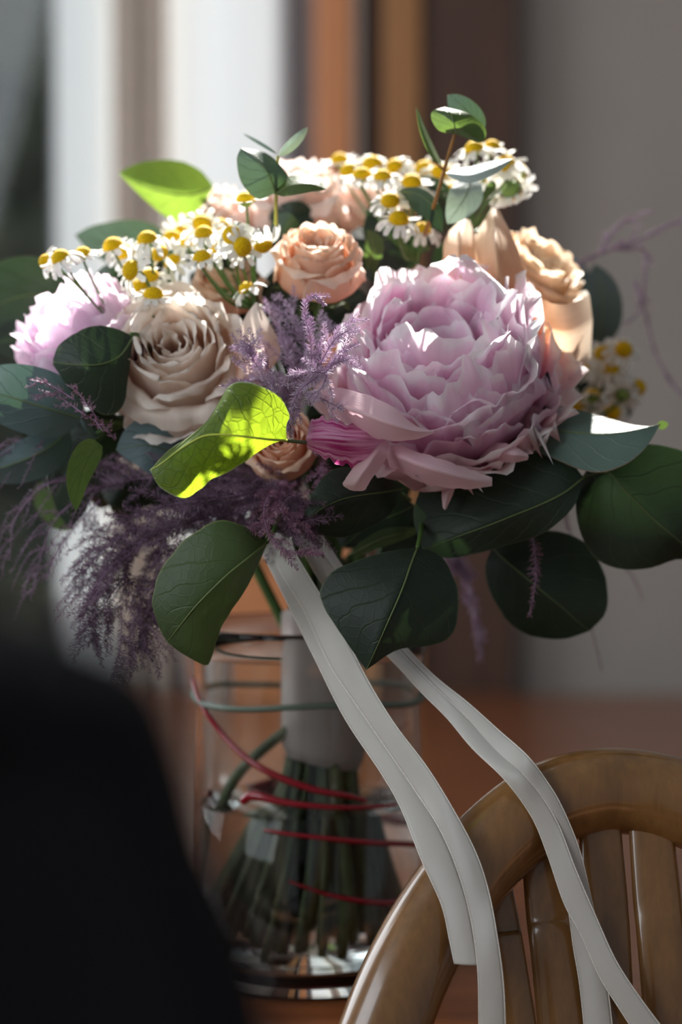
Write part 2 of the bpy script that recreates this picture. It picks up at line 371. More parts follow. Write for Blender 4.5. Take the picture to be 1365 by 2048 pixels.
box('top_board', X(378), X(640), YB-0.066, YB-0.042, 0.885, 0.905, M['amber'], sb, bev=0.003)
# hedge outside the window
rng = np.random.RandomState(4)
n = 60; xs = np.linspace(-2.6, 0.4, n); zs = np.linspace(0, 1.75, n); G = np.zeros((n, n, 3))
G[..., 0] = xs[None]; G[..., 2] = zs[:, None]; G[..., 1] = 2.6 + rng.rand(n, n)*0.16
hd = link('hedge', grid('hedge', G, smooth=False), M['hedge']); tag(hd, 'dark green hedge outside beyond the window pane', 'hedge')
s = hd.modifiers.new('s', 'SOLIDIFY'); s.thickness = 0.3; s.offset = 1
# window wall to the left
for y0, y1, z0, z1 in ((-0.26, .2, 0, 3.3), (1.0, YB, 0, 3.3), (.2, 1.0, 0, 1.0), (.2, 1.0, 1.75, 3.3)):
    box('wall_left', -1.0, -0.90, y0, y1, z0, z1, M['wall'], kind='structure')
box('wall_left', -1.0, -0.90, -1.2, -0.26, 0, 1.05, M['wall'], kind='structure')
box('wall_left', -1.0, -0.90, -1.2, -0.26, 2.1, 3.3, M['wall'], kind='structure')
box('wall_left', -1.0, -0.90, -2.2, -1.2, 0, 3.3, M['wall'], kind='structure')
# header and upper wall out of view, long slot added to shape the sunlight
ZS = 2.405
box('wall_back', -0.90, 2.4, YB, YB+0.1, 2.3, ZS, M['wall'], kind='structure')
box('wall_back', -0.90, 2.4, YB, YB+0.1, 2.80, 3.3, M['wall'], kind='structure')

# table
tb = thing('dining_table', 'polished brown wooden table carrying the glass vase', 'table', (0, 0.7, 0))
box('tabletop', -0.85, 0.95, 0.035, YB-0.07, 0.715, 0.75, M['table'], tb, bev=0.006)
for x in (-0.78, 0.88):
    for y in (0.1, 1.3): box('leg', x-0.03, x+0.03, y-0.03, y+0.03, 0, 0.715, M['table'], tb, bev=0.004)

# dark upholstered chair in the near left foreground
fc = thing('upholstered_chair', 'out-of-focus charcoal padded chair back in the near lower left corner', 'chair', (-0.2, -0.75, 0))
def padded(name, pts, y0, y1, mat, parent):
    "outline in x,z, extruded in y with soft rounding"
    p = spl(pts, 70); c = p.mean(0); rows = []
    for k in np.linspace(-1, 1, 9):
        s_ = 1 - 0.07*abs(k)**3
        yy = (y0+y1)/2 + (y1-y0)/2*math.sin(k*PI/2)
        rows.append(np.stack([c[0]+(p[:, 0]-c[0])*s_, np.full(70, yy), c[1]+(p[:, 1]-c[1])*s_], -1))
    G = np.array(rows); me_co = G.reshape(-1, 3); f = []
    for i in range(8):
        for j in range(69): f.append((i*70+j, i*70+j+1, (i+1)*70+j+1, (i+1)*70+j))
    f.append(tuple(range(70))); f.append(tuple(8*70+j for j in range(70))[::-1])
    return link(name, mesh_raw(name, rel(me_co, parent), f), mat, parent)
yf = -0.80
def fz(px, py): q = P(px, py, yf); return (q[0], q[2])
edge = [fz(-1100, 2700)] + [fz(*q) for q in ((-1100, 1500), (-900, 1290), (-500, 1230), (-100, 1230), (130, 1285), (300, 1375), (378, 1540), (430, 1730), (510, 1920), (600, 2300), (605, 2700))]
bz = 0.45
edge = [(edge[0][0], bz)] + edge + [(edge[-1][0], bz), (edge[0][0], bz)]
bk = padded('backrest', edge, yf-0.035, yf+0.035, M['dark'], fc)
box('seat', -0.36, 0.0, yf-0.42, yf+0.03, 0.40, 0.47, M['dark'], fc, bev=0.02)
for x in (-0.33, -0.03):
    for y in (yf-0.38, yf): box('leg', x-0.018, x+0.018, y-0.018, y+0.018, 0, 0.40, M['walnut'], fc, bev=0.003)

# wooden bow-back chair, lower right
ch = thing('dining_chair', 'glossy light wooden bow-back chair with flat vertical slats, lower right', 'chair', (0.14, -0.1, 0))
rp = [(-0.02, -0.10, 0.46), (0.0, -0.085, 0.62)]
railpx = [(655, 2700, -.10), (676, 2400, -.092), (718, 2200, -.080), (768, 2060, -.070), (812, 1950, -.058), (868, 1845, -.045), (935, 1750, -.035), (1005, 1675, -.028), (1085, 1615, -.022), (1165, 1588, -.018), (1245, 1582, -.015), (1345, 1600, -.018), (1450, 1645, -.022), (1545, 1725, -.03), (1615, 1830, -.045), (1660, 1950, -.058), (1712, 2060, -.07), (1770, 2200, -.08), (1812, 2400, -.092), (1835, 2700, -.10)]
pts = [P(*q) for q in railpx]
rp = [(pts[0][0]+0.002, -.12, .45)] + [tuple(q) for q in pts] + [(pts[-1][0]-.002, -.12, .45)]
tube('back_rail', spl(rp, 120), mm(86), M['chair'], ch, ns=28, flat=0.85)
for (x0, y0, x1, w0, w1) in ((985, 1735, 1036, 66, 74), (1085, 1680, 1125, 88, 98), (1200, 1640, 1222, 84, 96), (1300, 1630, 1338, 88, 98), (1412, 1660, 1446, 88, 98), (1520, 1740, 1552, 80, 90)):
    a = P(x0, y0, -0.022); b = P(x1, 2048, -0.05); d = (b-a); k = (0.455-a[2])/d[2]; c = a + d*k; c[1] = -0.12
    tube('back_slat', spl([a, a*0.6+b*0.4, b, c], 24), [mm(w0)/2, mm(w1)/2, mm(w1)/2, mm(w1)/2], M['chair'], ch, ns=14, flat=0.28, flat_dir=(0, 1, 0))
cx = (pts[0][0]+pts[-1][0])/2
box('seat', cx-0.19, cx+0.19, -0.50, -0.07, 0.42, 0.46, M['chair'], ch, bev=0.014)
for sx in (-.16, .16):
    for yy in (-.12, -.45): tube('leg', [(cx+sx, yy, .43), (cx+sx*1.12, yy+(0.02 if yy > -.3 else -.02), 0)], [.019, .013], M['chair'], ch, ns=12)

# ------------------------------------------------------------------ vase
VC = P(615, 1949, 0.14); VC[2] = 0.75
vase = thing('glass_vase', 'clear glass cylinder vase half full of water with red glass threads', 'vase', VC)
Rv = 0.0655
prof = [(0.001, 0.0), (Rv-0.008, 0.0), (Rv-0.002, 0.003), (Rv, 0.012), (Rv, 0.06), (Rv-0.001, 0.11), (Rv-0.003, 0.15), (Rv-0.001, 0.18), (Rv+0.003, 0.196), (Rv+0.002, 0.198), (Rv, 0.197),
        (Rv-0.004, 0.18), (Rv-0.0058, 0.15), (Rv-0.0036, 0.11), (Rv-0.0026, 0.06), (Rv-0.0028, 0.018), (Rv-0.010, 0.010), (0.001, 0.009)]
lathe('glass_body', prof, M['glass'], vase, VC, 96)
ww = [(0.0005, 0.0091), (Rv-0.0103, 0.0102), (Rv-0.0030, 0.0182), (Rv-0.0028, 0.06), (Rv-0.0037, 0.0985), (Rv-0.0045, 0.0990), (0.0005, 0.0988)]
lathe('water', ww, M['water'], vase, VC, 96)
def onvase(a_z, dr=0.0018, n=160):
    q = spl(a_z, n); out = []
    for a, z in q:
        out.append((VC[0] + (Rv+dr)*math.cos(a), VC[1] + (Rv+dr)*math.sin(a), VC[2] + z))
    return np.array(out)
D = math.radians
tube('red_thread', onvase([(D(188), .168), (D(215), .150), (D(245), .128), (D(272), .116), (D(290), .1115), (D(300), .108)], -0.0013), [.0010, .0017, .0020, .0017, .0012], M['red'], vase, ns=8)
tube('red_thread', onvase([(D(238), .1075), (D(245), .111), (D(262), .108), (D(290), .105), (D(320), .1035)], -0.0013), [.0024, .0028, .0018, .0014, .001], M['red'], vase, ns=8)
tube('red_thread', onvase([(D(250), .093), (D(280), .089), (D(320), .082), (D(350), .076), (D(395), .07)], -0.0013), [.001, .0016, .002, .0016], M['red'], vase, ns=8)
tube('red_thread', onvase([(D(262), .066), (D(290), .056), (D(325), .05), (D(380), .052), (D(440), .07), (D(520), .10)], -0.0013), [.001, .002, .0022, .0018], M['red'], vase, ns=8)
tube('red_thread', onvase([(D(20), .14), (D(60), .12), (D(110), .10), (D(150), .095)], -0.0013), [.001, .002, .0022, .0018], M['red'], vase, ns=8)
tube('green_band', onvase([(D(q), .158+.002*math.sin(q*.05)) for q in range(0, 361, 30)], -0.0016), .0018, M['greenband'], vase, ns=6)

# stem bundle with white wrap, standing in the vase
hd_ = thing('wrapped_stem_bundle', 'bouquet stems bound in white satin standing inside the vase', 'stem bundle', (VC[0], VC[1]-0.01, VC[2]+0.02))
hc = P(645, 1400, 0.125)
q = np.linspace(0, 2*PI, 48, endpoint=False); rows = []
for i, (z, r) in enumerate(((.872, .012), (.873, .020), (.880, .0228), (.90, .0225), (.92, .0222), (.94, .0222), (.955, .0225), (.957, .019), (.958, .01))):
    rr = r + 0.0005*np.sin(q*7 + i)
    rows.append(np.stack([hc[0] + rr*np.cos(q), hc[1] + rr*np.sin(q), np.full(48, z) + (-.004*np.cos(q) if i < 3 else 0)], -1))
link('satin_wrap', grid('satin_wrap', rel(np.array(rows), hd_), closed_u=True), M['wrap'], hd_)
rnd = random.Random(7)
for i in range(52):
    a = rnd.random()*2*PI; r = math.sqrt(rnd.random())
    top = (hc[0] + .017*r*math.cos(a), hc[1] + .017*r*math.sin(a), .985)
    md = (hc[0] + .018*r*math.cos(a), hc[1] + .018*r*math.sin(a), .875)
    b2 = a + rnd.uniform(-.3, .3); rb = 0.047*r
    bot = (VC[0] - .003 + rb*math.cos(b2), VC[1] + rb*math.sin(b2), .763 + rnd.random()*.02)
    tube('stem', spl([top, md, bot], 14), [rnd.uniform(.0018, .0034)]*2, M['vstem'], hd_, ns=8)
tube('stem', spl([(hc[0]-.01, hc[1]-.01, .90), (VC[0]-.042, VC[1]-.02, .86), (VC[0]-.056, VC[1]-.015, .80)], 14), .003, M['vstem'], hd_, ns=8)

# ------------------------------------------------------------------ ribbons
def ribbon(label, L, R, bow=0.0011, wave=0.0005):
    a = spl([P(*q) for q in L], 90); b = spl([P(*q) for q in R], 90)
    root = thing('satin_ribbon', label, 'ribbon', a[0], 'cream satin ribbons trailing from the bouquet')
    m = 9; G = np.zeros((90, m, 3))
    for j in range(m):
        t = j/(m-1); G[:, j] = a*(1-t) + b*t
        G[:, j, 1] -= bow*math.sin(PI*t) - wave*np.sin(np.linspace(0, 9, 90) + t*2)
    o = link('ribbon_band', grid('ribbon_band', rel(G, root)), M['satin'], root)
    s = o.modifiers.new('s', 'SOLIDIFY'); s.thickness = 0.0003; s.offset = 0
    for e in (G[:, 0], G[:, -1]):
        co = e.copy()
        tube('selvage', co, 0.00035, M['selv'], root, ns=5)
    return root
yA = lambda t: 0
ribbon('left cream ribbon of the front pair, cut short across the chair rail',
    [(519, 1085, .03), (531, 1118, .024), (567, 1190, .012), (628, 1313, -.004), (690, 1436, -.016), (761, 1543, -.030), (802, 1615, -.040), (843, 1718, -.0575), (884, 1810, -.066), (900, 1880, -.070), (910, 1928, -.073)],
    [(566, 1080, .03), (580, 1118, .024), (622, 1195, .012), (680, 1313, -.004), (738, 1420, -.016), (800, 1520, -.030), (852, 1605, -.041), (900, 1700, -.0565), (935, 1800, -.065), (950, 1880, -.070), (958, 1930, -.073)])
ribbon('right cream ribbon of the front pair, running down over the chair rail',
    [(545, 1080, .028), (556, 1133, .020), (608, 1220, .006), (659, 1328, -.008), (710, 1405, -.018), (777, 1502, -.030), (833, 1584, -.041), (879, 1656, -.054), (915, 1738, -.063), (941, 1830, -.069), (956, 1933, -.075), (959, 2046, -.076), (958, 2150, -.076)],
    [(582, 1075, .028), (592, 1108, .020), (638, 1185, .006), (690, 1272, -.008), (741, 1369, -.018), (792, 1451, -.030), (854, 1533, -.041), (905, 1615, -.052), (951, 1702, -.060), (977, 1779, -.065), (995, 1872, -.072), (1008, 1974, -.075), (1013, 2110, -.076)])
ribbon('cream ribbon on the right, draped over the chair rail and swinging right at its end',
    [(590, 1072, .035), (640, 1160, .03), (710, 1250, .02), (782, 1318, .006), (844, 1385, -.004), (895, 1436, -.014), (946, 1497, -.028), (1011, 1560, -.043), (1064, 1633, -.0445), (1095, 1707, -.047), (1129, 1806, -.052), (1163, 1869, -.056), (1200, 1953, -.060), (1242, 2021, -.063), (1300, 2110, -.066)],
    [(618, 1068, .035), (668, 1146, .03), (738, 1236, .02), (806, 1308, .006), (862, 1365, -.004), (925, 1426, -.014), (990, 1492, -.028), (1042, 1543, -.043), (1082, 1590, -.0445), (1118, 1650, -.047), (1153, 1740, -.052), (1195, 1838, -.056), (1233, 1921, -.060), (1281, 1995, -.063), (1345, 2080, -.066)])
ribbon('cream ribbon tucked behind its neighbour, hanging straight down the chair slats',
    [(610, 1070, .037), (660, 1150, .032), (728, 1240, .022), (797, 1312, .008), (852, 1370, -.002), (912, 1428, -.012), (975, 1486, -.026), (1034, 1546, -.0415), (1072, 1595, -.0432), (1100, 1650, -.045), (1125, 1740, -.048), (1139, 1826, -.049), (1148, 1895, -.050), (1161, 1974, -.053), (1175, 2110, -.058)],
    [(640, 1064, .037), (690, 1140, .032), (756, 1228, .022), (818, 1300, .008), (872, 1354, -.002), (936, 1405, -.012), (1000, 1462, -.026), (1054, 1510, -.041), (1090, 1556, -.0425), (1124, 1612, -.0440), (1160, 1700, -.046), (1184, 1800, -.048), (1198, 1869, -.050), (1216, 1974, -.053), (1232, 2110, -.058)])

# ------------------------------------------------------------------ leaves
def leaf_geo(A, Mi, B, n=26, m=6, bulge=0.0, wav=0.0, seed=0, ser=0.0):
    a, c, b = spl([P(*q) for q in A], n), spl([P(*q) for q in Mi], n), spl([P(*q) for q in B], n)
    rs = np.random.RandomState(abs(int(seed))); ph = rs.rand(6)*6.28; t = np.linspace(0, 1, n)
    G = np.zeros((n, 2*m+1, 3)); U = np.zeros((n, 2*m+1, 2))
    for j in range(-m, m+1):
        f = abs(j)/m; e = a if j < 0 else b; jig = 1 + ser*f**3*(np.sin(t*37+ph[0]) + .7*np.sin(t*61+ph[1]))*(np.sin(PI*t)**.5)
        q = c + (e-c)*(f*jig)[:, None]
        q[:, 1] -= bulge*math.sin(PI*f)*np.sin(PI*t)
        q[:, 1] += wav*f*f*np.sin(t*9 + ph[2] + (2 if j < 0 else 0))*np.sin(PI*t)
        G[:, j+m] = q; U[:, j+m, 0] = 0.5 + 0.5*j/m; U[:, j+m, 1] = t
    return G, U, c
def leaf3(A, Mi, B, mat, parent, rib=0.0005, ribm=None, label=None, **k):
    G, U, c = leaf_geo(A, Mi, B, **k)
    o = link('leaf', grid('leaf', rel(G, parent), uv=U), mat, parent)
    if label: o['label'] = label
    if rib:
        cc = G[:, G.shape[1]//2].copy(); cc[:, 1] -= 0.0001
        co, f = tube_geo(cc, [rib, rib*0.7, rib*.25], 6)
        link('midrib', mesh_raw('midrib', rel(co, parent), f), ribm or M['midrib'], o)
    return o
def auto(Mi, wl, wr, dl=0.0, dr=0.0, p=0.8, q=0.7, n=11):
    "edges from a midrib (px,py,y) and half widths in px; dl/dr: depth of each edge relative to the midrib"
    c = spl(Mi, n); t = np.linspace(0, 1, n); g = np.gradient(c[:, :2], axis=0); g /= np.linalg.norm(g, axis=1)[:, None]
    nx, ny = g[:, 1], -g[:, 0]
    pr = np.abs(np.sin(PI*t**p))**q
    A = [(c[i, 0]+nx[i]*wl*pr[i], c[i, 1]+ny[i]*wl*pr[i], c[i, 2]+dl*pr[i]) for i in range(n)]
    B = [(c[i, 0]-nx[i]*wr*pr[i], c[i, 1]-ny[i]*wr*pr[i], c[i, 2]+dr*pr[i]) for i in range(n)]
    return A, [tuple(x) for x in c], B
def sprig(label, root, stems, leaves, smat=None, group=None, name='eucalyptus_sprig'):
    """root px; stems: list of polylines (px) with radii; leaves: list of dicts"""
    r = thing(name, label, 'foliage', P(*root), group)
    for pts_, rad in stems: tube('stem', spl([P(*q) for q in pts_], 16), rad, smat or M['stem'], r, ns=7)
    for i, L in enumerate(leaves):
        L = dict(L); mat = M[L.pop('mat', 'leafd')]
        if 'auto' in L:
            A, Mi, B = auto(*L.pop('auto'), **L.pop('ak', {}))
        else: A, Mi, B = L.pop('A'), L.pop('M'), L.pop('B')
        L.setdefault('seed', i*7+int(root[0])); leaf3(A, Mi, B, mat, r, **L)
    return r

# lime leaf, the eye-catcher
sprig('bright yellow-green folded leaf glowing in front of the sand rose', (640, 890, .03),
    [([(640, 888, .03), (605, 884, -.03), (574, 881, -.059)], [.0011, .0009])],
    [dict(A=[(574, 881, -0.059), (573, 850, -0.060), (579, 828, -0.061), (552, 788, -0.065), (500, 765, -0.065), (458, 772, -0.059), (428, 826, -0.049), (385, 868, -0.041), (338, 900, -0.043), (300, 940, -0.059)],
          M=[(574, 881, -0.059), (540, 879, -0.069), (505, 875, -0.075), (470, 871, -0.078), (440, 869, -0.078), (408, 872, -0.076), (380, 886, -0.074), (350, 906, -0.071), (322, 928, -0.065), (300, 940, -0.059)],
          B=[(574, 881, -0.059), (548, 886, -0.063), (515, 905, -0.065), (488, 925, -0.065), (455, 945, -0.065), (425, 958, -0.065), (398, 980, -0.066), (368, 996, -0.067), (322, 976, -0.065), (300, 940, -0.059)],
          mat='lime', rib=.0007, ribm=M['limerib'], ser=.008, n=40, m=9, bulge=.002)], name='leaf_stalk')
# lower left big leaf
sprig('large mid-green veined leaf hanging at the lower left above the vase', (560, 1040, .03),
    [([(560, 1030, .03), (548, 1062, .01), (535, 1085, -.005)], [.0012, .001])],
    [dict(A=[(535, 1084, -.005), (480, 1048, -.014), (425, 1044, -.018), (362, 1088, -.02), (322, 1140, -.02), (305, 1198, -.02), (318, 1252, -.02), (334, 1284, -.02)],
          M=[(535, 1085, -.005), (498, 1115, -.020), (460, 1145, -.026), (425, 1178, -.028), (392, 1212, -.028), (365, 1245, -.026), (346, 1270, -.023), (334, 1284, -.02)],
          B=[(535, 1087, -.005), (512, 1140, -.008), (485, 1190, -.01), (452, 1238, -.01), (432, 1285, -.012), (416, 1330, -.014), (372, 1312, -.018), (334, 1284, -.02)],
          mat='leafg', rib=.0007, ser=.012, n=36, m=8, bulge=.002, wav=.002)], name='leaf_stalk')
# lower right dark leaf + neighbours
sprig('dark green rounded leaf hanging in front of the vase between the ribbons', (845, 1040, .04),
    [([(845, 1030, .04), (842, 1065, .01), (835, 1096, -.004)], [.0014, .001])],
    [dict(A=[(835, 1095, -.004), (770, 1104, -.008), (690, 1130, -.012), (650, 1160, -.014), (642, 1200, -.016), (672, 1252, -.018), (708, 1305, -.02), (733, 1340, -.022)],
          M=[(835, 1096, -.004), (822, 1130, -.016), (810, 1165, -.022), (796, 1200, -.026), (780, 1236, -.028), (764, 1272, -.028), (748, 1308, -.026), (733, 1340, -.022)],
          B=[(835, 1095, -.004), (880, 1110, -.002), (908, 1155, -.002), (918, 1205, -.004), (905, 1270, -.008), (860, 1292, -.014), (795, 1300, -.018), (733, 1340, -.022)],
          mat='leafd', rib=.0006, ser=.006, n=32, m=8, wav=.002)], name='leaf_stalk')
sprig('eucalyptus with very large dark leaves fanned out below the big peony', (900, 960, .06),
    [([(900, 960, .06), (1040, 950, .05), (1170, 955, .03)], [.0016, .001]), ([(900, 960, .06), (960, 1030, .06), (990, 1095, .06)], [.0016, .001])],
    [dict(A=[(1168, 955, .02), (1130, 915, .02), (1040, 900, .024), (960, 900, .028), (890, 930, .03), (840, 980, .03), (828, 1040, .026), (846, 1100, .02)],
          M=[(1168, 955, .02), (1130, 985, .012), (1080, 1010, .008), (1030, 1030, .006), (980, 1050, .006), (930, 1068, .008), (885, 1085, .012), (846, 1100, .02)],
          B=[(1168, 955, .02), (1150, 1010, .014), (1105, 1055, .012), (1060, 1078, .012), (1010, 1092, .012), (950, 1108, .014), (890, 1116, .016), (846, 1100, .02)],
          mat='leafd', wav=.002, ser=.005),
     dict(A=[(1165, 955, .04), (1200, 905, .04), (1270, 890, .036), (1330, 892, .036), (1400, 920, .04), (1450, 1000, .045), (1450, 1080, .05), (1420, 1130, .05)],
          M=[(1165, 955, .04), (1215, 945, .03), (1245, 975, .025), (1280, 1010, .025), (1310, 1040, .027), (1345, 1070, .03), (1380, 1100, .04), (1420, 1130, .05)],
          B=[(1165, 955, .04), (1152, 1000, .034), (1160, 1060, .034), (1190, 1115, .034), (1240, 1138, .036), (1300, 1136, .04), (1360, 1118, .045), (1420, 1130, .05)],
          mat='leafd', wav=.002),
     dict(A=[(985, 1095, .06), (1020, 1068, .06), (1080, 1060, .06), (1150, 1072, .06), (1195, 1115, .06), (1215, 1170, .06), (1212, 1225, .06), (1180, 1262, .06)],
          M=[(985, 1095, .06), (1010, 1120, .05), (1040, 1145, .046), (1070, 1170, .045), (1100, 1195, .046), (1130, 1220, .05), (1155, 1242, .055), (1180, 1262, .06)],
          B=[(985, 1095, .06), (972, 1130, .055), (976, 1170, .055), (1000, 1220, .055), (1030, 1255, .055), (1075, 1275, .056), (1130, 1278, .058), (1180, 1262, .06)],
          mat='leafd', wav=.002, ser=.006)])
sprig('grey-green leaf with a sunlit patch pointing right beside the big peony', (1000, 900, .05),
    [([(990, 900, .05), (1040, 885, .04), (1075, 870, .03)], [.0014, .001])],
    [dict(A=[(1020, 880, .035), (1060, 820, .06), (1110, 812, .038), (1165, 822, .036), (1210, 834, .032), (1260, 848, .026), (1300, 853, .026), (1322, 848, .02)],
          M=[(1020, 880, .035), (1070, 862, .03), (1115, 862, .024), (1160, 866, .02), (1205, 868, .017), (1250, 864, .016), (1290, 856, .017), (1322, 848, .02)],
          B=[(1020, 880, .035), (1062, 900, .025), (1110, 918, .014), (1155, 937, .006), (1200, 945, .002), (1250, 930, .002), (1292, 896, .008), (1322, 848, .02)],
          mat='euc', bulge=-.001, ser=.004, n=32, m=8),
     dict(auto=([(1316, 852, .02), (1338, 848, .022), ], 9, 9), mat='leafg', rib=0)])
# left side eucalyptus
sprig('dark green oval leaf tucked against the left of the sand rose', (300, 700, .05),
    [([(300, 700, .05), (280, 672, .03), (262, 668, .02)], [.0012, .001])],
    [dict(A=[(268, 672, 0.032), (225, 655, 0.026), (185, 652, 0.024), (148, 668, 0.022), (118, 690, 0.022), (106, 718, 0.022)],
          M=[(268, 672, 0.032), (240, 712, 0.020), (205, 728, 0.014), (170, 730, 0.012), (135, 728, 0.016), (106, 724, 0.022)],
          B=[(268, 672, 0.032), (256, 760, 0.024), (246, 812, 0.022), (210, 830, 0.020), (150, 790, 0.020), (106, 730, 0.022)],
          mat='leafd', rib=.0005, ser=.005, n=30, m=8),
     ])
sprig('blue-grey eucalyptus branch spreading at the far left edge', (230, 850, .06),
    [([(250, 850, .06), (165, 838, .04), (60, 810, .04), (-40, 780, .04)], [.0016, .001]), ([(230, 850, .06), (120, 900, .07), (20, 930, .07)], [.0014, .001])],
    [dict(auto=([(166, 838, .03), (90, 815, .02), (0, 788, .02), (-60, 770, .03)], 62, 74, .01, .0), ak=dict(q=.6), mat='eucb', rib=.0005),
     dict(auto=([(140, 860, .06), (90, 900, .05), (20, 930, .05), (-50, 950, .06)], 48, 40, .01, .0), mat='eucb'),
     dict(auto=([(255, 850, .07), (190, 880, .06), (150, 950, .06), (140, 1060, .07)], 62, 62, .01, .01), mat='leafd', ak=dict(q=.6)),
     dict(auto=([(205, 892, .0), (182, 910, -.01), (160, 960, -.012), (152, 1022, -.008)], 22, 34, .01, -.01), mat='leafg', rib=0),
     dict(auto=([(190, 880, .04), (170, 850, .03), (150, 800, .03), (140, 780, .035)], 6, 12, .0, .01), mat='eucb', rib=0),
     dict(auto=([(80, 962, .1), (90, 1000, .1), (120, 1040, .1), (150, 1058, .1)], 22, 24), mat='leafg', rib=0)])
sprig('slate-green leaf half hidden below the sand rose', (430, 930, .07),
    [([(430, 930, .07), (400, 930, .06)], [.0012, .001])],
    [dict(auto=([(430, 920, .05), (360, 905, .04), (290, 890, .035), (232, 900, .04)], 62, 70), mat='eucb', rib=.0004),
     dict(auto=([(480, 800, .05), (440, 820, .045), (400, 845, .045), (365, 872, .05)], 26, 30), mat='leafd')])
sprig('green leaf at the far left edge behind the pale peony', (120, 620, .13),
    [([(140, 640, .14), (60, 620, .13)], [.0012, .001])],
    [dict(auto=([(150, 600, .14), (60, 590, .13), (-20, 620, .13), (-80, 680, .14)], 70, 80), mat='leafd'),
     dict(auto=([(120, 700, .14), (40, 680, .13), (-30, 690, .13)], 40, 46), mat='leafd')])
sprig('bright green pointed leaf rising at the upper left against the curtain', (430, 470, .16),
    [([(440, 480, .16), (420, 420, .155), (405, 385, .15)], [.0012, .001])],
    [dict(A=[(428, 372, .15), (400, 340, .15), (360, 322, .15), (315, 320, .15), (272, 328, .15), (238, 345, .15)],
          M=[(428, 374, .15), (390, 388, .14), (350, 388, .135), (310, 380, .135), (272, 366, .14), (238, 346, .15)],
          B=[(428, 376, .15), (398, 420, .15), (362, 448, .15), (330, 432, .15), (285, 395, .15), (238, 347, .15)], mat='leaftop', rib=.0006, ser=.006)])
sprig('pale grey-green leaf behind the chamomile on the left', (330, 560, .17),
    [([(340, 570, .17), (300, 540, .165)], [.0012, .001])],
    [dict(auto=([(350, 540, .16), (290, 505, .155), (220, 490, .155), (150, 470, .16)], 42, 60), mat='euc')])
sprig('dark leaf cupped beneath the big peony beside the ribbon knot', (800, 990, .06),
    [([(820, 1000, .06), (800, 985, .04)], [.0012, .001])],
    [dict(A=[(805, 975, .03), (770, 950, .02), (720, 938, .012), (670, 938, .006), (632, 975, .0), (600, 1050, -.006)],
          M=[(805, 978, .03), (765, 985, .01), (725, 990, 0), (680, 1000, -.006), (640, 1020, -.008), (600, 1050, -.006)],
          B=[(805, 982, .03), (780, 1030, .014), (730, 1060, .01), (690, 1075, .008), (640, 1070, .004), (600, 1050, -.006)], mat='leafd', rib=.0004, n=30),
     dict(auto=([(830, 1010, .05), (790, 1030, .04), (740, 1050, .04), (690, 1090, .045)], 30, 34), mat='leafd'),
     dict(auto=([(900, 1080, .08), (860, 1070, .075), (810, 1080, .075), (760, 1110, .08)], 34, 34), mat='leafd', rib=0),
     dict(auto=([(780, 990, .08), (800, 1040, .075), (830, 1080, .075), (850, 1120, .08)], 30, 30), mat='leafd', rib=0),
     dict(auto=([(700, 1110, .04), (760, 1080, .035), (800, 1068, .035), (845, 1060, .045)], 18, 16), mat='leafg')])
sprig('dark foliage behind the blurred chamomile on the right', (1150, 850, .17),
    [([(1120, 880, .16), (1180, 800, .18), (1225, 740, .18)], [.0014, .001])],
    [dict(auto=([(1130, 850, .18), (1170, 800, .19), (1210, 760, .19), (1240, 730, .19)], 30, 34), mat='leafd'), dict(auto=([(1140, 870, .18), (1190, 850, .19), (1230, 830, .19), (1275, 800, .19)], 30, 34), mat='leafd'),
     dict(auto=([(1120, 820, .18), (1150, 760, .19), (1165, 710, .19), (1170, 670, .19)], 30, 34), mat='leafd')])
# two upright sprigs
sprig('upright eucalyptus tip with two round leaves at the top left centre', (555, 470, .06),
    [([(552, 450, .05), (553, 385, .04), (556, 312, .04)], [.0010, .0008])],
    [dict(A=[(552, 386, .04), (515, 398, .036), (483, 365, .034), (474, 320, .034), (482, 296, .036)],
          M=[(552, 386, .04), (540, 352, .03), (522, 328, .03), (503, 310, .032), (482, 296, .036)],
          B=[(552, 386, .04), (580, 365, .04), (565, 335, .04), (530, 305, .038), (482, 296, .036)], mat='euc', rib=.0004),
     dict(auto=([(550, 388, .04), (580, 372, .03), (620, 368, .028), (653, 378, .03)], 20, 20, .01, -.006), mat='leafg', rib=.0004),
     dict(auto=([(558, 312, .04), (580, 292, .03), (600, 272, .03), (616, 254, .035)], 10, 12, .0, .004), mat='eucpale', rib=0),
     dict(auto=([(554, 308, .04), (530, 293, .05), (508, 280, .06), (486, 267, .065)], 3, 4), mat='euc', rib=0)], smat=M['stemy'])
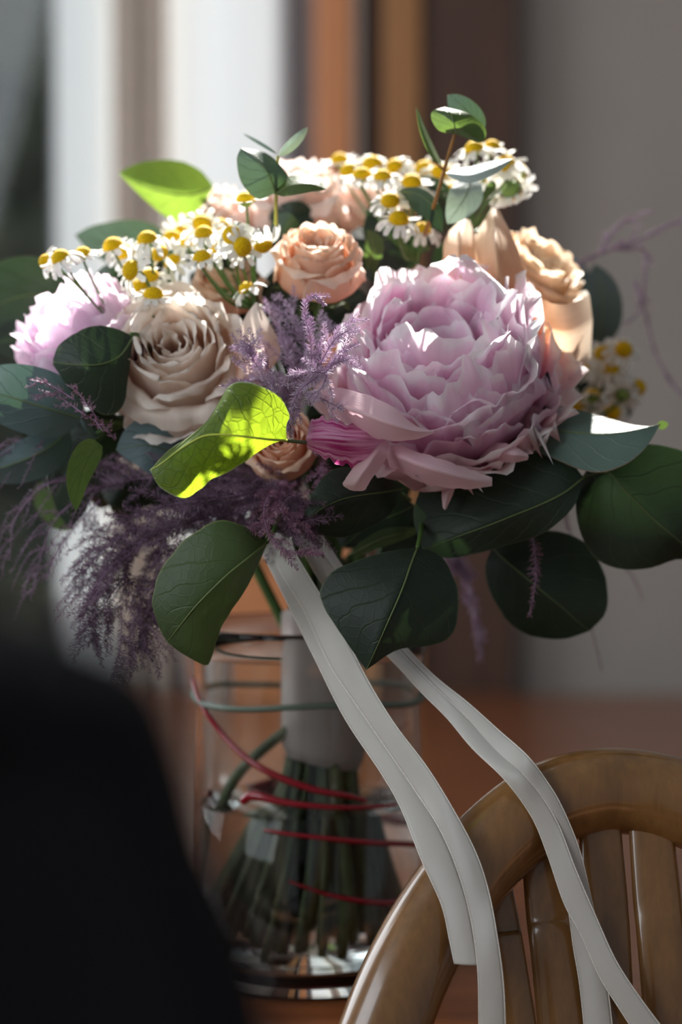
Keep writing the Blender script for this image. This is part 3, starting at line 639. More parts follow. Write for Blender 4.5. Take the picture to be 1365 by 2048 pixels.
sprig('upright eucalyptus tip with round leaves at the very top right', (850, 480, .08),
    [([(850, 470, .08), (872, 400, .05), (892, 330, .04), (912, 262, .035)], [.0011, .0009]), ([(888, 338, .04), (870, 325, .04)], [.0007, .0006])],
    [dict(A=[(912, 268, .035), (880, 262, .03), (864, 240, .03), (866, 222, .03), (890, 214, .032)],
          M=[(912, 268, .035), (910, 252, .026), (906, 238, .025), (902, 226, .026), (890, 214, .032)],
          B=[(912, 268, .035), (962, 285, .036), (972, 258, .036), (940, 228, .034), (890, 214, .032)], mat='leafg', rib=.0004),
     dict(auto=([(958, 268, .05), (948, 240, .045), (925, 212, .045), (895, 190, .05)], 34, 24), mat='euc', rib=.0003, ak=dict(q=.6)),
     dict(auto=([(886, 342, .04), (862, 300, .04), (845, 260, .04), (833, 214, .045)], 7, 9, .0, .01), mat='leafg', rib=0),
     dict(auto=([(892, 346, .04), (940, 352, .035), (985, 338, .035), (1026, 318, .04)], 19, 14, .01), mat='eucpale', rib=0),
     dict(auto=([(942, 352, .07), (935, 385, .06), (918, 415, .055), (895, 448, .055)], 34, 34), mat='eucpale', rib=.0003),
     dict(auto=([(797, 382, .07), (840, 390, .06), (872, 420, .055), (886, 466, .055)], 14, 34), mat='leafd', rib=.0004),
     dict(auto=([(990, 362, .08), (980, 380, .08), (962, 400, .08)], 10, 10), mat='leafg', rib=0)], smat=M['stemb'])
sprig('blurred blue-grey eucalyptus leaf standing right of the tan rose', (1195, 720, .2),
    [([(1190, 720, .2), (1200, 640, .2)], [.0014, .001])],
    [dict(auto=([(1195, 690, .2), (1205, 640, .195), (1205, 580, .195), (1190, 528, .2)], 42, 40), mat='eucb'),
     dict(auto=([(1190, 640, .23), (1170, 590, .23), (1150, 540, .23), (1130, 515, .24)], 30, 26), mat='eucb')])
sprig('dark green leaf peeping out between the peach rose and the peony', (760, 560, .12),
    [([(760, 570, .12), (745, 530, .1)], [.0012, .001])],
    [dict(auto=([(735, 540, .1), (745, 505, .09), (745, 480, .09), (735, 460, .09)], 16, 22), mat='leafg'),
     dict(auto=([(860, 500, .12), (810, 480, .11), (765, 478, .11), (735, 500, .115)], 26, 26), mat='leafd')])
# filler foliage inside the dome
rnd = random.Random(11); BC = P(690, 790, .15)
FL = ['between the pale peony and the sand rose', 'behind the lilac fern in the middle', 'between the peach rose and the big peony', 'behind the tan rose on the right', 'under the closed spray rose', 'under the sand rose', 'directly under the big peony', 'under the left chamomile row', 'under the crown chamomile', 'behind the plum fern on the left', 'just above the ribbon knot', 'under the blue-grey eucalyptus on the left']
for k, (x0, y0, x1, y1) in enumerate(((200, 560, 520, 800), (420, 560, 700, 820), (560, 560, 840, 820), (900, 560, 1160, 840), (500, 860, 780, 1040), (220, 820, 520, 1000), (780, 860, 1080, 1000), (330, 420, 640, 560), (640, 400, 960, 560), (180, 880, 460, 1030), (400, 900, 700, 1080), (60, 800, 260, 980))):
    lv = []
    for i in range(12):
        x = rnd.uniform(x0, x1); y = rnd.uniform(y0, y1); a = rnd.uniform(0, 2*PI); l = rnd.uniform(60, 105); d = rnd.uniform(.10, .15) + (.06 if x0 > 850 else 0)
        lv.append(dict(auto=([(x, y, d), (x+l*.5*math.cos(a), y+l*.5*math.sin(a), d-.008), (x+l*math.cos(a), y+l*math.sin(a), d+.005)], 34, 34), mat='leafd', rib=0, n=12, m=3))
    sprig('dark leaves packed deep ' + FL[k], ((x0+x1)/2, (y0+y1)/2, .15), [([((x0+x1)/2, (y0+y1)/2, .14), (670, 1150, .13)], [.0018, .0018])], lv, group='filler foliage inside the bouquet')

# ------------------------------------------------------------------ flowers
def frame(axis, spin=0.0):
    z = Vector(axis).normalized(); q = z.to_track_quat('Z', 'Y'); return np.array((q.to_matrix() @ Matrix.Rotation(spin, 3, 'Z')))
def petal_geo(prof, th, W, rcf, rs, nu=13, nv=12, tipk=0.35, tipn=2.2, ruf=0.04, jag=0.05, roll=0.0, rollp=.7, basew=.25, wpk=.65, R=1.0, twist=0.0, notch=0.0):
    """prof control points (rho,h) in units of R; th azimuth; W half width; rcf cross radius as a multiple of local rho (min .15)"""
    fine = spl(prof, 60)
    seg = np.r_[0, np.cumsum(np.linalg.norm(np.diff(fine, axis=0), axis=1))]; Lg = seg[-1]; seg /= Lg
    tg = np.gradient(fine, axis=0); tg /= np.linalg.norm(tg, axis=1)[:, None]+1e-9
    u = np.linspace(-1, 1, nu); ph = rs.rand(12)*6.28
    jn = jag*(np.sin(u*5+ph[0]) + .8*np.sin(u*11+ph[1]) + .6*np.sin(u*19+ph[2]))
    s_end = 1 - tipk*np.abs(u)**tipn + jn - notch*np.exp(-(u/.18)**2)
    G = np.zeros((nv, nu, 3)); U = np.zeros((nv, nu, 2))
    for i, v in enumerate(np.linspace(0, 1, nv)):
        s = np.clip(v*s_end, 0, 1.04)
        rho = np.interp(s, seg, fine[:, 0]); h = np.interp(s, seg, fine[:, 1]); tr = np.interp(s, seg, tg[:, 0]); tz = np.interp(s, seg, tg[:, 1])
        ex = np.maximum(s-1, 0)*Lg; rho = rho+tr*ex; h = h+tz*ex
        wdt = W*(basew + (1-basew)*np.sin(PI/2*np.minimum(1, s/wpk)))
        rc = np.maximum(rho, .12)*rcf
        phi = u*wdt/rc; phi = np.clip(phi, -2.6, 2.6)
        lat = rc*np.sin(phi); inn = rc*(1-np.cos(phi))
        e = np.maximum(np.abs(u)**1.5*v**.6, v**3)
        d = ruf*e*(np.sin(u*4.2+ph[3]+v*2) + .7*np.sin(u*8.5+ph[4]) + .45*np.sin(u*15+ph[5]+v*3)) 
        er = np.clip((np.maximum(np.abs(u)*.96*v**.5, v)-rollp)/(1-rollp), 0, 1)
        d = d - roll*er**2
        # inward normal in (rho,h): (-tz, tr)
        rr = rho - tz*(inn+d); hh = h + tr*(inn+d)
        a = th + twist*v
        G[i, :, 0] = rr*math.cos(a) - lat*math.sin(a); G[i, :, 1] = rr*math.sin(a) + lat*math.cos(a); G[i, :, 2] = hh
        U[i, :, 0] = (u+1)/2; U[i, :, 1] = v
    return G*R, U
def add_petal(root, Fm, mat, G, U, label=None, name='petal'):
    H = G @ Fm.T
    o = link(name, grid(name, H, uv=U), mat, root)
    if label: o['label'] = label
    return o
def sepals(root, Fm, R, rs, n=5, base=-.9):
    for k in range(n):
        G, U = petal_geo([(.06, base), (.35, base-.05), (.65, base+.2), (.8, base+.1)], 2*PI*k/n + .3, .14, 1.2, rs, 5, 7, tipk=.5, tipn=1.2, ruf=.02, jag=0, R=R, wpk=.3)
        add_petal(root, Fm, M['leafg'], G, U, name='sepal')
def rose(label, c, axis, Rpx, mat, seed, n=26, openness=1.0, spin=0.0, cat='flower', group='garden roses in the bouquet', name='rose', h=1.0, extra=None):
    rs = np.random.RandomState(seed); R = mm(Rpx, c[2]); Fm = frame(axis, spin)
    root = thing(name, label, cat, P(*c), group)
    for i in range(n):
        t = i/(n-1); th = i*2.39996 + rs.uniform(-.15, .15)
        m = .06 + .60*t**0.85*(.85+.15*openness)
        top = (.24 + .20*math.sin(PI*min(1, t*1.15)) - .42*max(0, t-.55)*openness)*h
        fl = (.03 + .10*t + .55*max(0, t-.6)*openness)
        prof = [(.04, -.85*h), (m*1.05+.10*t, -.5*h), (m*1.12+.02, (top-.85)/2+.18), (m*1.02, top-.12), (m+fl*.45, top+.0), (m+fl, top-.02-.10*max(0, t-.45)*openness)]
        W = m*(1.75-.72*t)
        G, U = petal_geo(prof, th, W*1.12, 1.02 if t < .6 else 1.15, rs, 19, 16, tipk=.06+.24*t, tipn=2.0, ruf=.008+.018*t, jag=.005+.009*t, roll=.02+.16*t*openness, rollp=.80-.08*t, basew=.3, R=R)
        add_petal(root, Fm, mat, G, U)
    sepals(root, Fm, R, rs)
    tube('stem', spl([np.array(root.location) - Fm[:, 2]*R*.8, np.array(root.location)*.5+hc*.5+np.array([0, .03, .02]), hc], 14), .0022, M['stem'], root, ns=7)
    return root, Fm, R, rs

r1, F1, RR1, rs1 = rose('large sand-beige rose with open spiral heart at the left front', (350, 702, .042), (-.06, -.90, .42), 174, M['rose_sand'], 5, 21, 1.0, .6)
# outer petals of the sand rose: the rolled one on its right and the low ones
G, U = petal_geo([(.3, -.85), (.75, -.55), (1.0, -.15), (1.12, .22), (1.08, .30)], -0.35, .5, .9, rs1, 19, 14, tipk=.45, tipn=1.3, ruf=.03, roll=.25, rollp=.6, R=RR1)
for th, w_, hh in ((-2.1, .7, .0), (-1.2, .7, -.05)):
    G, U = petal_geo([(.1, -.9), (.6, -.7), (.9, -.35), (.98, -.05+hh), (1.05, .0+hh)], th, w_, 1.1, rs1, 19, 14, tipk=.3, tipn=1.6, ruf=.03, roll=.12, rollp=.7, R=RR1)
    add_petal(r1, F1, M['rose_sand'], G, U)
rose('small peach rose at the centre top', (636, 512, .06), (.02, -.62, .78), 112, M['rose_peach'], 9, 24, .75, 0.2)
R3 = rose('wilting tan-cream rose facing right behind the big peony', (1058, 560, .12), (.50, -.45, .74), 165, M['rose_tan'], 14, 26, .95, 1.0)
rose('pale blush rose at the top left centre, behind the eucalyptus tip', (590, 385, .15), (-.1, -.35, .93), 125, M['rose_pink'], 21, 24, 1.0, .4)
rose('blush pink rose at the upper left beside the bright green leaf', (430, 430, .17), (-.45, -.35, .82), 100, M['rose_pink'], 25, 20, 1.0, .9)
rose('orange-peach rose low behind the left chamomile', (455, 560, .10), (.1, -.5, .85), 92, M['rose_peach'], 27, 22, .8, .1)
rose('salmon-pink rose at the back of the crown above the peach rose', (720, 400, .19), (.2, -.3, .93), 105, M['rose_pink'], 31, 22, 1.0, .5)
rose('small closed peach spray rose below the lime leaf', (563, 886, .03), (-.10, -.86, .40), 92, M['spray'], 35, 18, .6, .7, name='spray_rose')

def peony(label, c, axis, Rpx, seed, mat, low, group, n=100, res=(17, 13)):
    rs = np.random.RandomState(seed); R = mm(Rpx, c[2]); Fm = frame(axis)
    root = thing('peony', label, 'flower', P(*c), group)
    for i in range(n):
        t = i/(n-1); th = i*2.39996 + rs.uniform(-.5, .5)
        m = .12 + .80*t**.75 + rs.uniform(-.05, .05)
        top = float(np.interp(t, [0, .12, .35, .6, 1], [.10, .22, .52, .30, -.34])) + rs.uniform(-.17, .13)
        fl = rs.uniform(-.12, .10) + .10*t
        top = max(top, -.34)
        prof = [(.08, -.72+.05*rs.rand()), (m*.75, -.60), (m*1.02, min(-.28+.15*top, top-.08)), (m*1.05, top-.07 if t > .85 else top-.16), (m*1.0+fl, top)]
        W = rs.uniform(.34, .60) * (.80+.35*t)
        G, U = petal_geo(prof, th, W, rs.uniform(.85, 1.5), rs, res[0], res[1], tipk=rs.uniform(.12, .32), tipn=2.4, ruf=rs.uniform(.015, .045), jag=.032, roll=rs.uniform(-.06, .10), rollp=.75, basew=.35, R=R, notch=rs.choice([0, 0, .06, .11]))
        add_petal(root, Fm, low if (t > .82 and math.sin(th) < .2) else mat, G, U)
    tube('stem', spl([np.array(root.location) - Fm[:, 2]*R*.6, np.array(root.location)*.5+hc*.5+np.array([0, .03, .02]), hc], 14), .003, M['stem'], root, ns=7)
    return root, Fm, R, rs
pe, Fp, Rp, rsp = peony('very large ruffled pink peony at the centre right', (882, 718, .035), (-.10, -.66, .75), 264, 3, M['peony'], M['peony_low'], 'pink peonies in the bouquet', 84, (21, 14))
peony('pale pink peony blurred at the far left behind the chamomile', (165, 665, .075), (-.55, -.35, .75), 165, 8, M['peony_pale'], M['peony_pale'], 'pink peonies in the bouquet', 60, (15, 10))
# single loose petals of the big peony hanging below it, built like leaves
def loose(A, Mi, B, mat, label, root=pe, **k):
    G, U, c = leaf_geo(A, Mi, B, **k)
    o = link('petal', grid('petal', rel(G, root), uv=U), mat, root); o['label'] = label
loose([(770, 880, .0), (745, 850, -.012), (700, 848, -.018), (650, 835, -.02), (622, 840, -.02)],
      [(772, 882, .0), (735, 880, -.024), (690, 878, -.03), (650, 876, -.028), (612, 878, -.024)],
      [(774, 886, .0), (748, 925, -.018), (700, 934, -.022), (655, 918, -.022), (615, 896, -.02)], M['peony_stripe'], 'magenta-striped petal', ser=.10, n=40, m=9, wav=.003)
loose([(760, 870, .0), (735, 890, -.012), (715, 920, -.018), (700, 945, -.02), (686, 968, -.02), (700, 980, -.02)],
      [(768, 878, .0), (755, 900, -.02), (738, 930, -.026), (722, 952, -.027), (712, 968, -.025), (705, 981, -.02)],
      [(778, 884, .0), (778, 905, -.014), (762, 935, -.018), (742, 960, -.02), (730, 980, -.02), (708, 982, -.02)], M['peony_skin'], 'drooping tongue-shaped petal', n=26, ser=.02)
loose([(900, 940, .02), (890, 960, .012), (884, 985, .008), (886, 1015, .008)], [(908, 940, .02), (900, 965, .006), (895, 990, .004), (890, 1020, .008)], [(920, 942, .02), (914, 965, .012), (906, 990, .008), (893, 1018, .008)], M['peony_skin'], 'narrow hanging petal', n=16)
loose([(960, 890, .02), (1000, 885, .01), (1030, 893, .006), (1056, 908, .006)], [(960, 905, .02), (1000, 905, .004), (1030, 910, .0), (1058, 914, .006)], [(960, 925, .02), (1000, 924, .01), (1030, 925, .008), (1056, 920, .006)], M['peony_skin'], 'petal sticking out to the lower right', n=18, ser=.03)
loose([(770, 905, .01), (790, 890, -.005), (840, 905, -.012), (890, 920, -.012), (930, 935, -.008), (985, 955, -.002)], [(775, 915, .01), (800, 915, -.014), (845, 930, -.022), (890, 945, -.022), (935, 958, -.016), (985, 965, -.002)], [(780, 935, .01), (810, 948, -.004), (850, 968, -.01), (890, 975, -.01), (940, 978, -.008), (985, 972, -.002)], M['peony_skin'], 'low petal with crimson edge', n=26, ser=.04, wav=.003)
loose([(640, 790, .01), (665, 775, -.01), (720, 785, -.02), (780, 810, -.026), (830, 850, -.026), (868, 862, -.02)], [(650, 800, .01), (680, 810, -.022), (725, 826, -.034), (775, 845, -.038), (825, 862, -.034), (868, 864, -.02)], [(660, 830, .01), (700, 850, -.012), (740, 872, -.02), (785, 882, -.024), (835, 878, -.024), (868, 866, -.02)], M['peony_skin'], 'broad outer petal on the lower left', n=30, m=8, ser=.02, wav=.002)

for th, m_, tp, w_ in ((-1.75, .34, .52, .50), (-.35, .50, .50, .42), (.15, .72, .30, .45), (-.75, .78, .12, .5)):
    G, U = petal_geo([(.08, -.6), (m_*.7, -.42), (m_*1.02, -.1), (m_, tp-.16), (m_*.86, tp)], th, w_, 1.3, rsp, 25, 16, tipk=.22, tipn=2.4, ruf=.035, jag=.03, roll=-.03, R=Rp, basew=.35)
    add_petal(pe, Fp, M['peony'], G, U)
loose([(430, 800, 0.052), (462, 720, 0.040), (488, 640, 0.036), (512, 604, 0.038)], [(445, 815, 0.048), (500, 735, 0.018), (520, 670, 0.020), (514, 605, 0.038)], [(470, 820, 0.052), (545, 735, 0.036), (560, 690, 0.036), (518, 606, 0.038)], M['rose_sand'], 'outer petal rolled to the right', root=r1, n=26, m=8, wav=.001)
loose([(232, 730, 0.052), (270, 790, 0.042), (330, 830, 0.032), (400, 850, 0.032), (450, 820, 0.042)], [(228, 760, 0.056), (262, 820, 0.044), (320, 858, 0.038), (380, 876, 0.038), (450, 830, 0.046)], [(226, 800, 0.062), (258, 842, 0.058), (310, 872, 0.054), (368, 900, 0.052), (440, 870, 0.052)], M['rose_sand'], 'low outer petal in the shade', root=r1, n=26, m=8, wav=.002)

r3 = R3[0]
loose([(905, 640, .08), (888, 560, .072), (890, 480, .075), (925, 436, .085)], [(945, 650, .06), (925, 570, .045), (918, 495, .05), (932, 438, .08)], [(1000, 660, .075), (985, 590, .065), (962, 505, .07), (940, 440, .085)], M['rose_tan'], 'outer petal folded back', root=r3, n=24, m=8, ser=.02, wav=.003)
loose([(955, 650, .075), (940, 570, .065), (950, 480, .07), (985, 415, .085)], [(1005, 660, .055), (1000, 570, .035), (992, 485, .045), (990, 417, .08)], [(1080, 660, .07), (1060, 580, .06), (1035, 495, .065), (998, 419, .085)], M['rose_tan'], 'outer petal folded back', root=r3, n=24, m=8, ser=.02, wav=.003)
loose([(1000, 540, .075), (1070, 590, .06), (1125, 610, .06), (1180, 590, .09)], [(1005, 610, .065), (1075, 650, .045), (1135, 665, .05), (1186, 640, .09)], [(1020, 690, .08), (1075, 745, .075), (1135, 765, .08), (1182, 715, .1)], M['rose_tan'], 'wide drooping outer petal', root=r3, n=24, m=8, ser=.015, wav=.003)

# ------------------------------------------------------------------ chamomile
def dome_mesh():
    rows = []; q = np.linspace(0, 2*PI, 14, endpoint=False)
    for a in np.linspace(0, PI/2, 7):
        rows.append(np.stack([.0053*math.cos(a)*np.cos(q) + 1e-5*np.cos(q), .0053*math.cos(a)*np.sin(q)+1e-5*np.sin(q), np.full(14, .0053*math.sin(a)*.95)], -1))
    return grid('disc', np.array(rows), closed_u=True)
def calyx_mesh():
    rows = []; q = np.linspace(0, 2*PI, 12, endpoint=False)
    for r, z in ((.0004, -.003), (.002, -.0025), (.004, -.0008), (.0044, .0002), (.0035, .0004), (.0001, .0004)):
        rows.append(np.stack([r*np.cos(q), r*np.sin(q), np.full(12, z)], -1))
    return grid('flower_head', np.array(rows), closed_u=True)
def ray_mesh(droop):
    rs = np.random.RandomState(int(droop*100)+50)
    G, U = petal_geo([(.36, 0), (.7, .06-droop*.1), (1.1, -.02-droop*.4), (1.32, -.08-droop)], 0, .18, 1.1, rs, 7, 7, tipk=.14, tipn=2.5, ruf=.015, jag=.02, R=.0088, basew=.45, wpk=.5, notch=.03)
    return grid('petal', G, uv=U)
DM, CM = dome_mesh(), calyx_mesh(); RM = [ray_mesh(d) for d in (-.25, 0., .3, .6)]
DM.materials.append(M['disc']); CM.materials.append(M['calyx'])
for r_ in RM: r_.materials.append(M['ray'])
def chamomile(label, root, heads, group='chamomile sprays in the bouquet', seed=0, node=None):
    rnd = random.Random(seed)
    r = thing('chamomile_sprig', label, 'flower', P(*root), group)
    nd = P(*(node or root))
    if node: tube('stem', spl([P(*root), nd], 6), .0011, M['stem'], r, ns=6)
    for i, hq in enumerate(heads):
        px, py, y = hq[:3]; ax = hq[3] if len(hq) > 3 else (rnd.uniform(-.5, .3), rnd.uniform(-.8, -.3), rnd.uniform(.4, .9)); sc = (hq[4] if len(hq) > 4 else 1.0)*rnd.uniform(.92, 1.06)
        c = P(px, py, y); Fm = Vector(ax).normalized().to_track_quat('Z', 'Y')
        hd = link('flower_head', CM, None, r); hd.location = tuple(c - np.array(r.location)); hd.rotation_mode = 'QUATERNION'; hd.rotation_quaternion = Fm; hd.scale = (sc, sc, sc)
        d = link('disc', DM, None, hd)
        npet = rnd.choice([11, 12, 13, 14]); RMi = rnd.choice(RM)
        for k in range(npet):
            if rnd.random() < .06: continue
            p = link('petal', RMi if rnd.random() < .7 else rnd.choice(RM), None, hd); p.rotation_euler = (0, rnd.uniform(-.12, .12), 2*PI*k/npet + rnd.uniform(-.12, .12))
        zax = np.array(Fm.to_matrix())[:, 2]; b = c - zax*.0028*sc
        md = b*.55 + nd*.45 - zax*.006 + np.array([0, 0, -.003])
        tube('stem', spl([b, b - zax*.004, md, nd], 12), [.0006, .0007, .0009, .001], M['stem'], r, ns=6)
    return r
UPL = (-.55, -.25, .8)
chamomile('chamomile stalk reaching furthest left over the pale peony', (262, 668, .06), [(92, 523, .05, (-.8, -.3, .3), .8), (122, 517, .04, (-.45, -.35, .8)), (166, 510, .05, (-.2, -.3, .9), .9)], seed=1)
chamomile('chamomile spray in the middle of the left row, above the sand rose', (320, 640, .07), [(227, 494, .06, (-.3, -.35, .9)), (295, 481, .05, (-.2, -.35, .9)), (322, 508, .06), (265, 541, .04, (-.6, -.5, .2)), (300, 554, .06), (280, 577, .06), (307, 593, .04, (.1, -.3, .9)), (347, 526, .08), (345, 478, .09), (252, 506, .09), (286, 645, .07, (-.8, -.2, .3))], seed=2)
chamomile('chamomile spray right of the left row, beside the peach rose', (512, 620, .07), [(408, 469, .05, (-.1, -.4, .9)), (404, 449, .07), (464, 471, .04, (-.25, -.88, .4)), (484, 494, .035, (.5, -.7, .1)), (405, 518, .04, (-.1, -.45, .88)), (492, 403, .05, (-.1, -.2, .95)), (525, 487, .045, (.2, -.1, -.6)), (380, 485, .08), (440, 455, .09), (432, 500, .08), (365, 470, .1)], seed=3)
chamomile('single low chamomile beside the sand rose, in front of dark stems', (520, 610, .05), [(494, 579, .05, (-.5, -.2, .8), .85)], seed=4)
chamomile('chamomile spray on the crown just right of the peach rose', (830, 520, .1), [(725, 353, .10, (-.1, -.4, .9)), (766, 356, .09, (-.05, -.45, .88)), (824, 367, .09, (.0, -.5, .85)), (862, 373, .10, (.0, -.4, .9), .8), (781, 403, .065, (-.1, -.75, .6)), (798, 441, .06, (.1, -.55, .8)), (745, 330, .13), (790, 335, .13), (700, 345, .13), (845, 462, .09, None or (.1, -.3, .9)), (850, 340, .13), (680, 322, .15), (890, 350, .13)], seed=5)
chamomile('chamomile spray rising at the upper right behind the eucalyptus tip', (930, 470, .11), [(950, 300, .10, (-.2, -.3, .9)), (985, 295, .11, (.2, -.3, .9), .9), (1012, 330, .11), (1022, 378, .10, (.25, .5, -.3), 1.25), (1000, 380, .12), (880, 345, .12), (905, 385, .12), (975, 350, .12), (1040, 345, .12, (.5, .3, .5))], seed=6)
chamomile('blurred chamomile spray at the right behind the peony', (1150, 830, .16), [(1248, 700, .15, (.1, -.85, .4)), (1206, 708, .16, (-.2, -.6, .5)), (1220, 738, .16), (1276, 775, .16, (.8, -.2, .3)), (1245, 790, .15, (.1, .6, .3)), (1185, 795, .15, (.1, .3, .8)), (1225, 825, .15, (.2, -.7, .3)), (1182, 738, .17, (-.6, -.3, .5)), (1150, 810, .16), (1205, 770, .17, (0, .5, .5))], seed=7)

# ------------------------------------------------------------------ asparagus fern plumes
def plume_geo(path, nl, dens, rnd, co, fc, taper=True, wd=.00022, spread=1.1):
    "needles along a path (world pts)"
    L = np.linalg.norm(np.diff(path, axis=0), axis=1).sum(); n = max(4, int(L*dens)); p = spl(path, n)
    t = np.gradient(p, axis=0); t /= np.linalg.norm(t, axis=1)[:, None]+1e-9
    for i in range(n):
        q = i/(n-1); ln = nl*(1-.55*q**2)*rnd.uniform(.7, 1.15) if taper else nl
        r = np.array([rnd.gauss(0, 1), rnd.gauss(0, 1), rnd.gauss(0, 1)]); r -= t[i]*r.dot(t[i]); r /= np.linalg.norm(r)+1e-9
        d = t[i]*rnd.uniform(.5, 1.0) + r*spread; d /= np.linalg.norm(d); s_ = np.cross(d, r+.3*t[i]); s_ /= np.linalg.norm(s_)+1e-9; k = np.cross(d, s_)
        b = p[i]; m_ = b + d*ln*.5; o = len(co)
        co += [b, m_ + s_*wd, m_ - .5*s_*wd + .87*k*wd, m_ - .5*s_*wd - .87*k*wd, b + d*ln]
        fc += [(o, o+1, o+2), (o, o+2, o+3), (o, o+3, o+1), (o+4, o+2, o+1), (o+4, o+3, o+2), (o+4, o+1, o+3)]
def fern(label, mains, mat, seed, nl=.0042, dens=1500, branches=0, blen=.03, bang=.8, wd=.00022, group='dyed asparagus fern in the bouquet', rad=.0004, droop=0.0, stop=1.0, bstart=.1):
    rnd = random.Random(seed); root = thing('asparagus_fern', label, 'foliage', P(*mains[0][0]), group)
    co, fc, sc, sf = [], [], [], []
    for mpts in mains:
        path = spl([P(*q) for q in mpts], 24)
        c2, f2 = tube_geo(path, [rad, rad*.4], 5, off=len(sc)); sc += list(c2); sf += f2
        plume_geo(path, nl, dens, rnd, co, fc, wd=wd)
        for b in range(branches):
            q = bstart + (stop-bstart)*(b+rnd.random()*.6)/branches; i = min(22, int(q*23)); d = path[i+1]-path[i]; d /= np.linalg.norm(d)+1e-9
            r = np.array([rnd.gauss(0, 1), rnd.gauss(0, .6), rnd.gauss(0, 1)]); r -= d*r.dot(d); r /= np.linalg.norm(r)
            v = d*math.cos(bang) + r*math.sin(bang); L = blen*(1-.55*q)*rnd.uniform(.6, 1.1)
            e = path[i]; bp = [e, e+v*L*.5, e+(v*.9+d*.25)*L + np.array([0, 0, -droop*L])]
            c2, f2 = tube_geo(spl(bp, 8), [rad*.5, rad*.2], 4, off=len(sc)); sc += list(c2); sf += f2
            plume_geo(np.array(bp), nl*.9, dens, rnd, co, fc, wd=wd)
    link('stem', mesh_raw('stem', rel(sc, root), sf), M['fstem'], root)
    nd = link('needles', mesh_raw('needles', rel(co, root), fc, smooth=False), mat, root); nd['kind'] = 'stuff'
    return root
fern('lilac feathery fern curling up between the sand rose and the big peony', [
    [(590, 800, .01), (620, 740, -.005), (622, 680, -.014), (612, 640, -.018), (612, 605, -.02), (630, 592, -.022), (650, 612, -.022)],
    [(600, 790, .0), (640, 730, -.016), (665, 680, -.022), (690, 650, -.024), (735, 638, -.026)],
    [(640, 730, -.016), (665, 685, -.024), (690, 665, -.026), (720, 655, -.026)],
    [(620, 770, -.005), (655, 740, -.022), (680, 705, -.026), (718, 688, -.028)],
    [(650, 745, -.022), (675, 725, -.026), (716, 716, -.028)],
    [(655, 750, -.02), (640, 780, -.026), (612, 790, -.024)],
    [(655, 745, -.02), (610, 745, -.022), (560, 760, -.02)],
    [(640, 750, -.018), (600, 780, -.026), (583, 820, -.028), (590, 850, -.026)],
    [(600, 830, -.02), (578, 840, -.026), (572, 862, -.026)],
    [(610, 790, -.012), (650, 800, -.022), (688, 822, -.026)]], M['lilac'], 1, nl=.0042, dens=6000, branches=3, blen=.014, wd=.00019)
fern('deep lilac fern filling the gap behind the curling fern tips', [
    [(600, 820, .03), (560, 760, .02), (520, 720, .015), (492, 690, .01)], [(600, 800, .03), (540, 770, .01), (500, 760, .002), (478, 775, -.002)],
    [(600, 800, .03), (610, 700, .02), (590, 640, .03), (560, 590, .04)], [(600, 800, .03), (640, 690, .02), (660, 640, .03)], [(600, 800, .03), (580, 720, .02), (560, 670, .03), (530, 600, .05)],
    [(520, 740, .0), (505, 715, -.006), (500, 690, -.004)], [(600, 780, .02), (570, 800, .01), (540, 790, .005)]], M['lilac'], 2, nl=.005, dens=5000, branches=9, blen=.022, wd=.00019)
fern('dark plum fern mass spread beneath the lime leaf', [
    [(620, 960, .05), (520, 980, .02), (420, 1000, .01), (330, 1010, .015), (250, 1040, .02)], [(600, 950, .05), (500, 960, .03), (380, 950, .03), (260, 960, .035), (180, 980, .04)],
    [(600, 970, .05), (480, 1020, .02), (380, 1050, .01), (300, 1090, .01)], [(600, 960, .05), (560, 1010, .01), (600, 1040, -.006), (622, 1052, -.008)],
    [(560, 970, .03), (450, 1010, .03), (340, 1060, .03), (240, 1100, .03)], [(560, 960, .06), (420, 930, .05), (300, 920, .05), (210, 940, .05)],
    [(600, 980, .04), (500, 1040, .03), (420, 1060, .03), (350, 1120, .03)], [(560, 990, .05), (430, 1030, .05), (300, 1060, .05), (170, 1060, .05)]], M['plum'], 3, nl=.0055, dens=4200, branches=22, blen=.034, wd=.00018)
fern('mauve fern tips curling over the top of the ribbons', [
    [(560, 960, .03), (530, 1010, .0), (535, 1060, -.014), (560, 1095, -.02), (600, 1108, -.022), (648, 1106, -.022)],
    [(570, 960, .03), (560, 1010, .0), (580, 1040, -.01), (620, 1052, -.014)], [(560, 970, .03), (590, 1000, .005), (640, 1010, .0), (680, 990, .005)],
    [(560, 980, .03), (540, 1030, -.005), (500, 1070, -.012)], [(570, 970, .03), (600, 1010, .0), (600, 1050, -.01)], [(650, 900, .04), (640, 950, .02), (650, 1000, .015)]], M['mauve'], 4, nl=.004, dens=5000, branches=8, blen=.018, wd=.00018)
fern('plum fern drooping down at the lower left against the pale background', [
    [(330, 1040, .03), (260, 1110, .02), (245, 1200, .015), (240, 1290, .01), (222, 1370, .01)], [(300, 1050, .03), (230, 1080, .025), (180, 1130, .02), (160, 1180, .02)],
    [(270, 1100, .02), (220, 1140, .015), (180, 1190, .012), (165, 1235, .012)], [(250, 1150, .02), (215, 1200, .01), (190, 1250, .01), (178, 1290, .01)],
    [(250, 1150, .02), (290, 1200, .02), (310, 1250, .02)], [(250, 1200, .015), (280, 1260, .015), (285, 1300, .015)], [(320, 1060, .03), (320, 1130, .03), (300, 1220, .03)],
    [(280, 1080, .03), (230, 1110, .03), (190, 1150, .03)]], M['plum'], 5, nl=.0045, dens=4200, branches=16, blen=.028, droop=.3, wd=.00018)
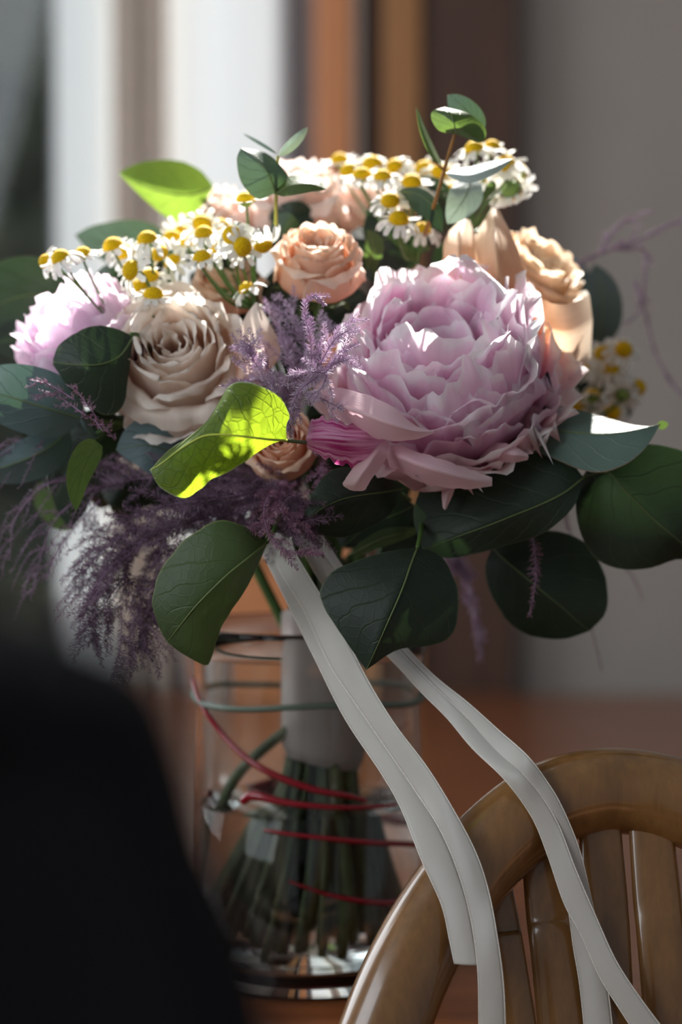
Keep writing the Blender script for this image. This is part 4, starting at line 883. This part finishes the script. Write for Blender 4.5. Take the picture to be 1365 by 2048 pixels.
fern('dim violet fern hanging at the far left edge', [
    [(180, 960, .06), (90, 970, .05), (30, 1040, .05), (20, 1120, .05)], [(180, 980, .06), (110, 1040, .05), (80, 1120, .05), (60, 1200, .05)], [(120, 860, .06), (50, 880, .05), (-10, 920, .05)], [(200, 1000, .06), (130, 1080, .05), (90, 1160, .05)]],
    M['plum'], 6, nl=.0045, dens=1300, branches=8, blen=.028, droop=.4)
fern('small violet fern sprig lying on the blue-grey leaves at the left', [
    [(230, 880, .02), (190, 830, -.002), (160, 790, -.004), (150, 770, -.004)], [(200, 850, .0), (190, 840, -.004), (205, 862, -.006)], [(150, 800, .0), (100, 770, .002), (60, 760, .004)], [(170, 830, .0), (110, 790, .002), (70, 800, .004)]],
    M['mauve'], 7, nl=.0034, dens=1600, branches=3, blen=.012)
fern('airy lilac fern arching out to the right against the taupe wall', [
    [(1120, 560, .18), (1170, 520, .19), (1220, 500, .2), (1250, 480, .2)], [(1200, 510, .2), (1230, 460, .21), (1265, 435, .21), (1310, 422, .21)], [(1230, 500, .2), (1290, 475, .21), (1340, 450, .21), (1380, 430, .21)],
    [(1240, 500, .2), (1290, 500, .21), (1290, 560, .21), (1280, 620, .21), (1250, 650, .21)], [(1270, 560, .21), (1290, 620, .21), (1310, 700, .21), (1340, 760, .21), (1365, 790, .21)]],
    M['lilac'], 8, nl=.0042, dens=3000, branches=2, blen=.014, wd=.00024, rad=.0006)
fern('pink-mauve fern tail hanging blurred right of the vase', [
    [(900, 1080, .16), (930, 1150, .16), (950, 1230, .16), (962, 1320, .16)], [(880, 1090, .16), (910, 1130, .16), (940, 1160, .16)]], M['lilac'], 9, nl=.007, dens=6000, branches=3, blen=.014, wd=.00026)
fern('small mauve fern tail hanging over the dark round leaf at lower right', [
    [(1060, 1040, .05), (1070, 1100, .035), (1072, 1160, .03), (1060, 1232, .03)]], M['mauve'], 10, nl=.0052, dens=2200, branches=2, blen=.01)
fern('wispy mauve fern threads behind the leaves at the lower right', [
    [(1130, 1000, .12), (1140, 1060, .12), (1180, 1240, .12), (1205, 1340, .12)], [(1240, 1120, .15), (1270, 1160, .15), (1285, 1200, .15)], [(1130, 1000, .12), (1130, 1040, .12), (1150, 1080, .12)]], M['mauve'], 11, nl=.0035, dens=900, branches=0)
